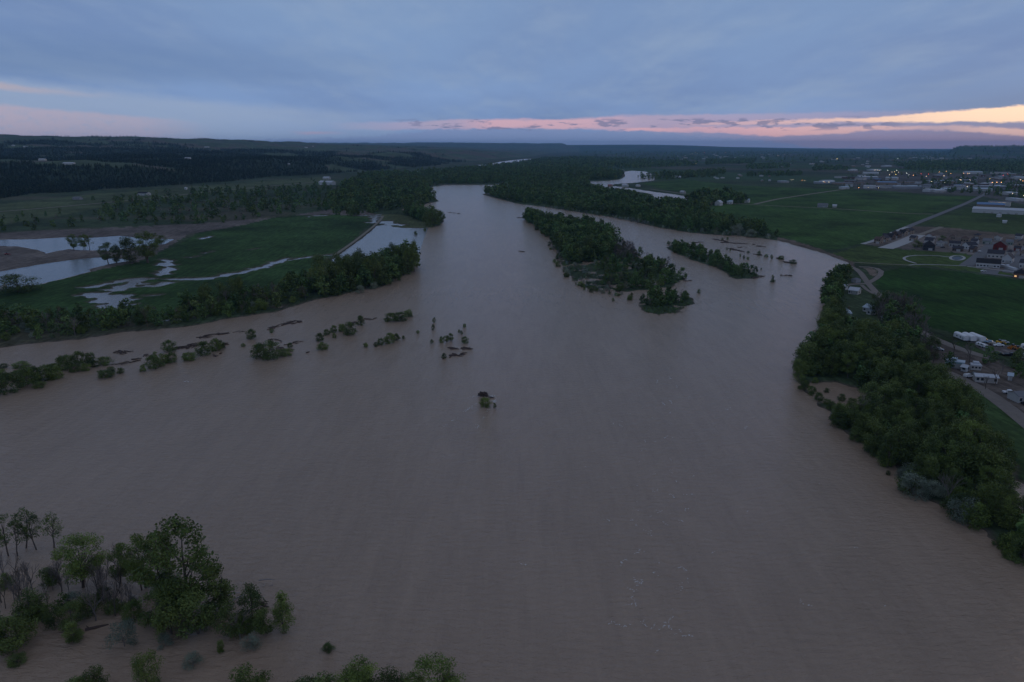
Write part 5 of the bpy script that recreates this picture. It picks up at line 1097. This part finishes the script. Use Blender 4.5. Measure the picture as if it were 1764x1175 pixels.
car(1722, 611, -20, 'green', 'dark green car at the lower edge of the storage yard'); car(1742, 613, -12, 'black', 'black pickup beside the dark green car', 'pickup'); car(1735, 613, -12, 'black', 'black car behind the black pickup')
car(1698, 599.5, -30, 'silver', 'small silver car below the white box trailer'); car(1688, 434, 20, 'white', 'white car on the street beside the pale green house'); car(1606, 413.5, 5, 'white', 'white car behind the large black roofed house', 'suv'); car(1694, 468, 0, 'white', 'white car alone in the small parking lot'); car(1624, 427, 0, 'black', 'dark car in the yard between the new houses'); car(1766, 698, 80, 'black', 'dark car at the frame edge near the white mobile home')
def trailer(p1, p2, w, h, col, label, name='camper_trailer', cat='trailer', rh=.7):
    a = np.array(P(*p1)); c = np.array(P(*p2)); d = c - a; Ln = float(np.linalg.norm(d)); e = link(name, None, None, (a[0], a[1], LAND + .05), math.atan2(d[1], d[0])); tag(e, label, cat)
    m = MB(); n = 8
    pr = [(0., .6), (w, .6), (w, h - rh)] + [(w / 2 + math.cos(math.pi * i / n) * w / 2, h - rh + math.sin(math.pi * i / n) * rh) for i in range(1, n)] + [(0., h - rh)]
    A_ = [(0, y, z) for y, z in pr]; C_ = [(Ln, y, z) for y, z in pr]; m.poly(A_[::-1]); m.poly(C_)
    for i in range(len(pr)): m.quad(A_[i], C_[i], C_[(i + 1) % len(pr)], A_[(i + 1) % len(pr)])
    link('body', m.mesh('body', PAINT[col]), e)
    for xx in (.25, .6): q = MB(); q.box(Ln * xx, Ln * xx + 1.2, -.05, 0, 1.5, 2.1); link('window', q.mesh('window', GLASS), e)
    q = MB(); q.box(Ln * .82, Ln * .82 + .7, -.06, 0, .65, 2.2); link('door', q.mesh('door', PAINT['silver']), e)
    for xx in (.45, .53): wheel(e, Ln * xx, .15); wheel(e, Ln * xx, w - .15)
trailer((1642, 581), (1660, 588.5), 3.2, 3.5, 'white', 'dull white camper trailer, outermost of the three')
trailer((1656, 582), (1672, 589.5), 3.2, 3.6, 'white', 'middle white camper trailer with rounded roof')
trailer((1668, 582.5), (1688, 590.5), 3.2, 3.6, 'white', 'longest white camper trailer beside the tan car')
trailer((1680, 595), (1694, 600), 2.6, 2.2, 'white', 'low white box trailer alone on the gravel')
trailer((1757, 602), (1772, 606), 2.8, 3.4, 'white', 'tall white box truck body at the yard edge'); trailer((1748, 617), (1772, 620), 2.8, 3.0, 'white', 'long white camper parked below the storage yard')
def loader(px, py, ang, col, label):
    x, y = P(px, py); e = link('wheel_loader', None, None, (x, y, LAND), R(ang), .72); tag(e, label, 'loader')
    m = MB(); m.box(-2.6, .4, -1.1, 1.1, .9, 2.2); m.box(.4, 2.0, -.8, .8, .8, 1.7); link('body', m.mesh('body', PAINT[col]), e)
    m = MB(); m.box(-1.0, .6, -.8, .8, 2.2, 3.5); link('cab', m.mesh('cab', GLASS), e)
    m = MB(); m.tube([(1.2, -.7, 1.6), (2.8, -.7, 2.4), (3.7, -.7, .9)], [.16] * 3, 5); m.tube([(1.2, .7, 1.6), (2.8, .7, 2.4), (3.7, .7, .9)], [.16] * 3, 5); link('arm', m.mesh('arm', PAINT[col]), e)
    m = MB(); m.poly([(3.6, -1.3, .2), (3.6, 1.3, .2), (3.6, 1.3, 1.4), (3.6, -1.3, 1.4)]); m.poly([(3.6, -1.3, .2), (4.6, -1.3, .25), (4.6, 1.3, .25), (3.6, 1.3, .2)]); m.tri((3.6, -1.3, .2), (4.6, -1.3, .25), (3.6, -1.3, 1.4)); m.tri((3.6, 1.3, .2), (4.6, 1.3, .25), (3.6, 1.3, 1.4)); link('bucket', m.mesh('bucket', PAINT[col]), e)
    for sx in (-1.6, 1.4):
        for sy in (-1.1, 1.1): wheel(e, sx, sy, .75, .5)
loader(1722, 592, -10, 'yellow', 'bright yellow wheel loader in the storage yard'); loader(1744, 600, 200, 'orange', 'rusty orange loader among junk by the field'); loader(1752, 603, 150, 'orange', 'second rusty orange loader, closer to the box truck'); loader(12, 439, 20, 'red', 'dark red loader on the gravel between the pits')

# ---------------------------------------------------------------- driftwood and foam
def drift(p1, p2, n, rad, label, m=WOOD, spread=1.6, br=.5, group=None, name='driftwood', up=.35):
    a = np.array(P(*p1, 0)); c = np.array(P(*p2, 0)); L_ = float(np.linalg.norm(c - a)); cx_, cy_ = (a + c) / 2; an = math.atan2(c[1] - a[1], c[0] - a[0])
    e = MB(); g = random.Random(int(p1[0] * 7 + p1[1]))
    for i in range(n):
        t = g.uniform(-.5, .5) * L_; l = max(L_ * g.uniform(.18, .5), 2.2) if n > 1 else L_; w = g.gauss(0, spread) if n > 1 else 0; da = g.gauss(0, .28) if n > 1 else 0
        if n == 1: t = 0
        dx_, dy_ = math.cos(da) * l / 2, math.sin(da) * l / 2; z0, z1 = g.uniform(-.1, up), g.uniform(-.1, up); r = rad * g.uniform(.6, 1.3)
        e.tube([(t - dx_, w - dy_, z0), (t + g.gauss(0, .1), w + g.gauss(0, .25), (z0 + z1) / 2 + .1), (t + dx_, w + dy_, z1)], [r, r * .85, r * .4], 6)
        if g.random() < br:
            for q in range(3):
                s = g.uniform(-.4, .45); bx, by = t + dx_ * 2 * s, w + dy_ * 2 * s; l2 = l * g.uniform(.12, .3)
                e.tube([(bx, by, .1), (bx + g.uniform(-1, 1) * l2, by + g.uniform(-1, 1) * l2, g.uniform(.2, .6) * l2 + .2)], [r * .5, r * .15], 5)
    o = link(name, e.mesh(name, m), None, (cx_, cy_, 0), an); tag(o, label, 'driftwood', group); return o
D = [((202, 606), (218, 609), 26, .3, 'reddish driftwood heap stranded above the flooded shrub line'), ((196, 628), (240, 620), 9, .3, 'long dark logs between two clusters of flooded shrubs'), ((248, 614), (262, 610), 7, .25, 'small snag tangle beside the round flooded shrub'), ((300, 603), (342, 594), 26, .28, 'broad scatter of floating branches between flooded shrubs'), ((382, 594), (392, 593), 8, .3, 'logs caught behind a pair of flooded shrubs'), ((345, 582), (386, 574), 16, .26, 'thin line of floating branches near the crop field bank'), ((400, 573), (420, 571), 5, .2, 'floating branches in midchannel below the bank'),
     ((462, 567), (516, 554), 10, .35, 'long stranded trunk lying upstream of the shrubs'), ((513, 556), (519, 553), 6, .5, 'root plate at the end of the long stranded trunk'), ((470, 584), (482, 590), 7, .3, 'dark snags beside the largest flooded shrub clump'), ((476, 600), (500, 606), 14, .28, 'tangled branches joining the largest shrub clump'), ((496, 594), (520, 588), 7, .25, 'loose branches past the largest shrub clump'), ((590, 563), (618, 555), 10, .25, 'branches trapped along the midstream shrub line'), ((626, 552), (646, 548), 8, .28, 'short dark snags at the upper end of the shrub line'), ((368, 614), (376, 608), 6, .3, 'small dark log pair below the flooded shrubs'), ((526, 607), (530, 606), 4, .3, 'single dark snag alone in midstream'),
     ((768, 600), (812, 601), 12, .42, 'large fallen tree with long dark limbs in midstream'), ((776, 612), (802, 612), 10, .42, 'lower limbs of the large midstream snag'), ((763, 619), (775, 614), 4, .25, 'thin branches trailing off the large midstream snag'),
     ((1192, 418), (1212, 417), 7, .5, 'brown logs at the head of the narrow island'), ((1230, 412), (1268, 420), 7, .5, 'long thin trunk above the narrow island'), ((1242, 418), (1255, 418), 16, .5, 'dark stranded tangle on the long thin trunk'), ((1266, 419), (1300, 421), 7, .5, 'end of the long thin trunk near the bluff'), ((1304, 424), (1318, 426), 6, .5, 'short dark log nearest the brown bluff'), ((1262, 429), (1280, 434), 14, .5, 'reddish brush heap beside the narrow island'), ((1270, 426), (1286, 427), 4, .35, 'faint floating branch above the brush heap'), ((1300, 438.5), (1322, 441), 5, .4, 'thin log through the small round shrub'), ((1337, 445), (1350, 446), 14, .5, 'dark brush island past the small shrubs'), ((1350, 451), (1372, 454), 12, .45, 'olive brush tangle at the outer end of the debris line'), ((1276, 455), (1290, 456), 3, .4, 'straight log beside the narrow island'), ((1343, 474), (1362, 475), 7, .4, 'low log floating below the debris line'), ((1296, 480), (1315, 476), 14, .4, 'brown debris at the tail of the narrow island'), ((894, 375), (910, 376), 16, .45, 'driftwood jam at the head of the long island'), ((1180, 484), (1188, 483), 6, .35, 'snag at the tail of the long island'), ((893, 433), (906, 434), 5, .3, 'small brown snag riding the main current'), ((776, 366), (790, 368), 5, .4, 'brown snag in the wide water near the peninsula')]
for p1, p2, n, r, lb in D: drift(p1, p2, n, r, lb)
drift((147, 1086), (187, 1076), 1, .42, 'thick dark log floating beside the blue grey shrub', br=1, name='log'); drift((246, 1036), (278, 1020), 3, .22, 'broken dark log behind the bright round tree', spread=.4)
drift((402, 1040), (470, 1010), 3, .22, 'bleached fallen tree with bare forked branches in the flood', PALEWOOD, .8, 1, name='fallen_tree', up=2.4); drift((434, 1050), (478, 1042), 5, .2, 'dark broken branches beside the bleached fallen tree', spread=1.2, up=1.2)
rt = drift((828, 681), (838, 683), 40, .2, 'reddish root mass stranded in the middle of the river', WOOD, .7, .8, name='root_mass', up=1.8)
drift((838, 684), (850, 686), 5, .18, 'ochre branches beside the stranded root mass', spread=.5)
FOAM = simple('dirty white foam', (.80, .78, .75), .7, var=.1)
def foam(strands, n, size, spread, label):
    V = []; Fq = []
    for pts, dens in strands:
        w = polyw(pts, 0)
        for a, c in zip(w[:-1], w[1:]):
            L_ = np.linalg.norm(c - a); k = int(n * dens * L_)
            t = rng.random(k)[:, None]; p = a + (c - a) * t + rng.normal(size=(k, 2)) * spread * (.3 + vnoise(np.arange(k) * .21, np.zeros(k), 7)[:, None])
            wob_ = (vnoise(p[:, 0] / 3, p[:, 1] / 3, 5) > .45)
            for x, y in p[wob_]:
                s = size * rng.uniform(.3, 1.4); th_ = rng.uniform(0, 3.14); c_, s_ = math.cos(th_) * s, math.sin(th_) * s; q = rng.uniform(.06, .28); i = len(V)
                zf = .13
                V += [(x - c_, y - s_, zf), (x + s_ * q, y - c_ * q, zf), (x + c_, y + s_, zf), (x - s_ * q, y + c_ * q, zf)]; Fq.append((i, i + 1, i + 2, i + 3))
    tag(link('foam', mesh_np('foam', V, Fq, FOAM)), label, 'foam', kind='stuff')
ST_ = []
for q_ in range(70):
    x_, y_ = rnd.gauss(1130, 45), rnd.uniform(650, 1150)
    if q_ % 5 == 0: x_ = rnd.uniform(900, 1600)
    s_ = .35 + (y_ - 600) / 500; p_ = [(x_, y_)]
    for k_ in range(rnd.randrange(2, 6)): p_.append((p_[-1][0] + rnd.uniform(-9, 9) * s_, p_[-1][1] + rnd.uniform(-6, 2) * s_))
    ST_.append((p_, rnd.uniform(.3, 1.)))
foam(ST_, 6., .27, .22, 'thin curling foam lines on the open river')
foam([([(1090, 998), (1104, 1006), (1112, 1000), (1124, 994)], 3.0), ([(1092, 1004), (1098, 1020)], .8), ([(1118, 846), (1136, 846)], 1.2), ([(1112, 868), (1132, 865)], 1), ([(1110, 892), (1126, 891)], .8), ([(1132, 882), (1138, 881)], 2), ([(1114, 914), (1118, 922)], 1.2), ([(1150, 935), (1152, 938)], 1), ([(1128, 968), (1133, 971)], 1.6), ([(1170, 1016), (1190, 988)], .7), ([(1154, 812), (1158, 810)], 2), ([(1134, 824), (1138, 828)], 1), ([(1108, 770), (1120, 740), (1130, 700)], .18), ([(1090, 900), (1110, 760), (1104, 660)], .12), ([(1120, 1050), (1150, 1100)], .12), ([(1186, 1090), (1206, 1110)], .2), ([(1145, 1035), (1160, 1060)], .1), ([(1480, 995), (1530, 1010)], .2), ([(1420, 1080), (1440, 1060)], .15), ([(1400, 1110), (1380, 1140)], .1), ([(980, 870), (1010, 800)], .06)], 4.5, .26, .9, 'broken white foam flecks drifting down the current')
foam([([(848, 682), (852, 694)], 8), ([(820, 696), (806, 706), (780, 724), (764, 736)], 1.4), ([(842, 706), (832, 722), (822, 738)], .9), ([(818, 682), (808, 686)], 1.5), ([(830, 686), (846, 690)], 2)], 5., .30, .7, 'white wake trailing the stranded root mass')
foam([([(312, 658), (326, 657), (334, 657)], 6), ([(480, 594), (505, 590)], .5), ([(505, 556), (524, 553)], 1.), ([(460, 567), (478, 565)], 1), ([(616, 577), (608, 582)], 1), ([(784, 605), (800, 603)], 2), ([(790, 614), (798, 612)], 2.5), ([(624, 490), (626, 512)], 1.6), ([(696, 588), (704, 586)], .6), ([(120, 595), (108, 597)], 1.5), ([(96, 593), (50, 600)], .4), ([(640, 593), (625, 600)], .5), ([(345, 615), (320, 622)], .3), ([(180, 641), (196, 638)], .4), ([(560, 600), (545, 612)], .2)], .8, .42, .8, 'small white riffles round the flooded shrubs')
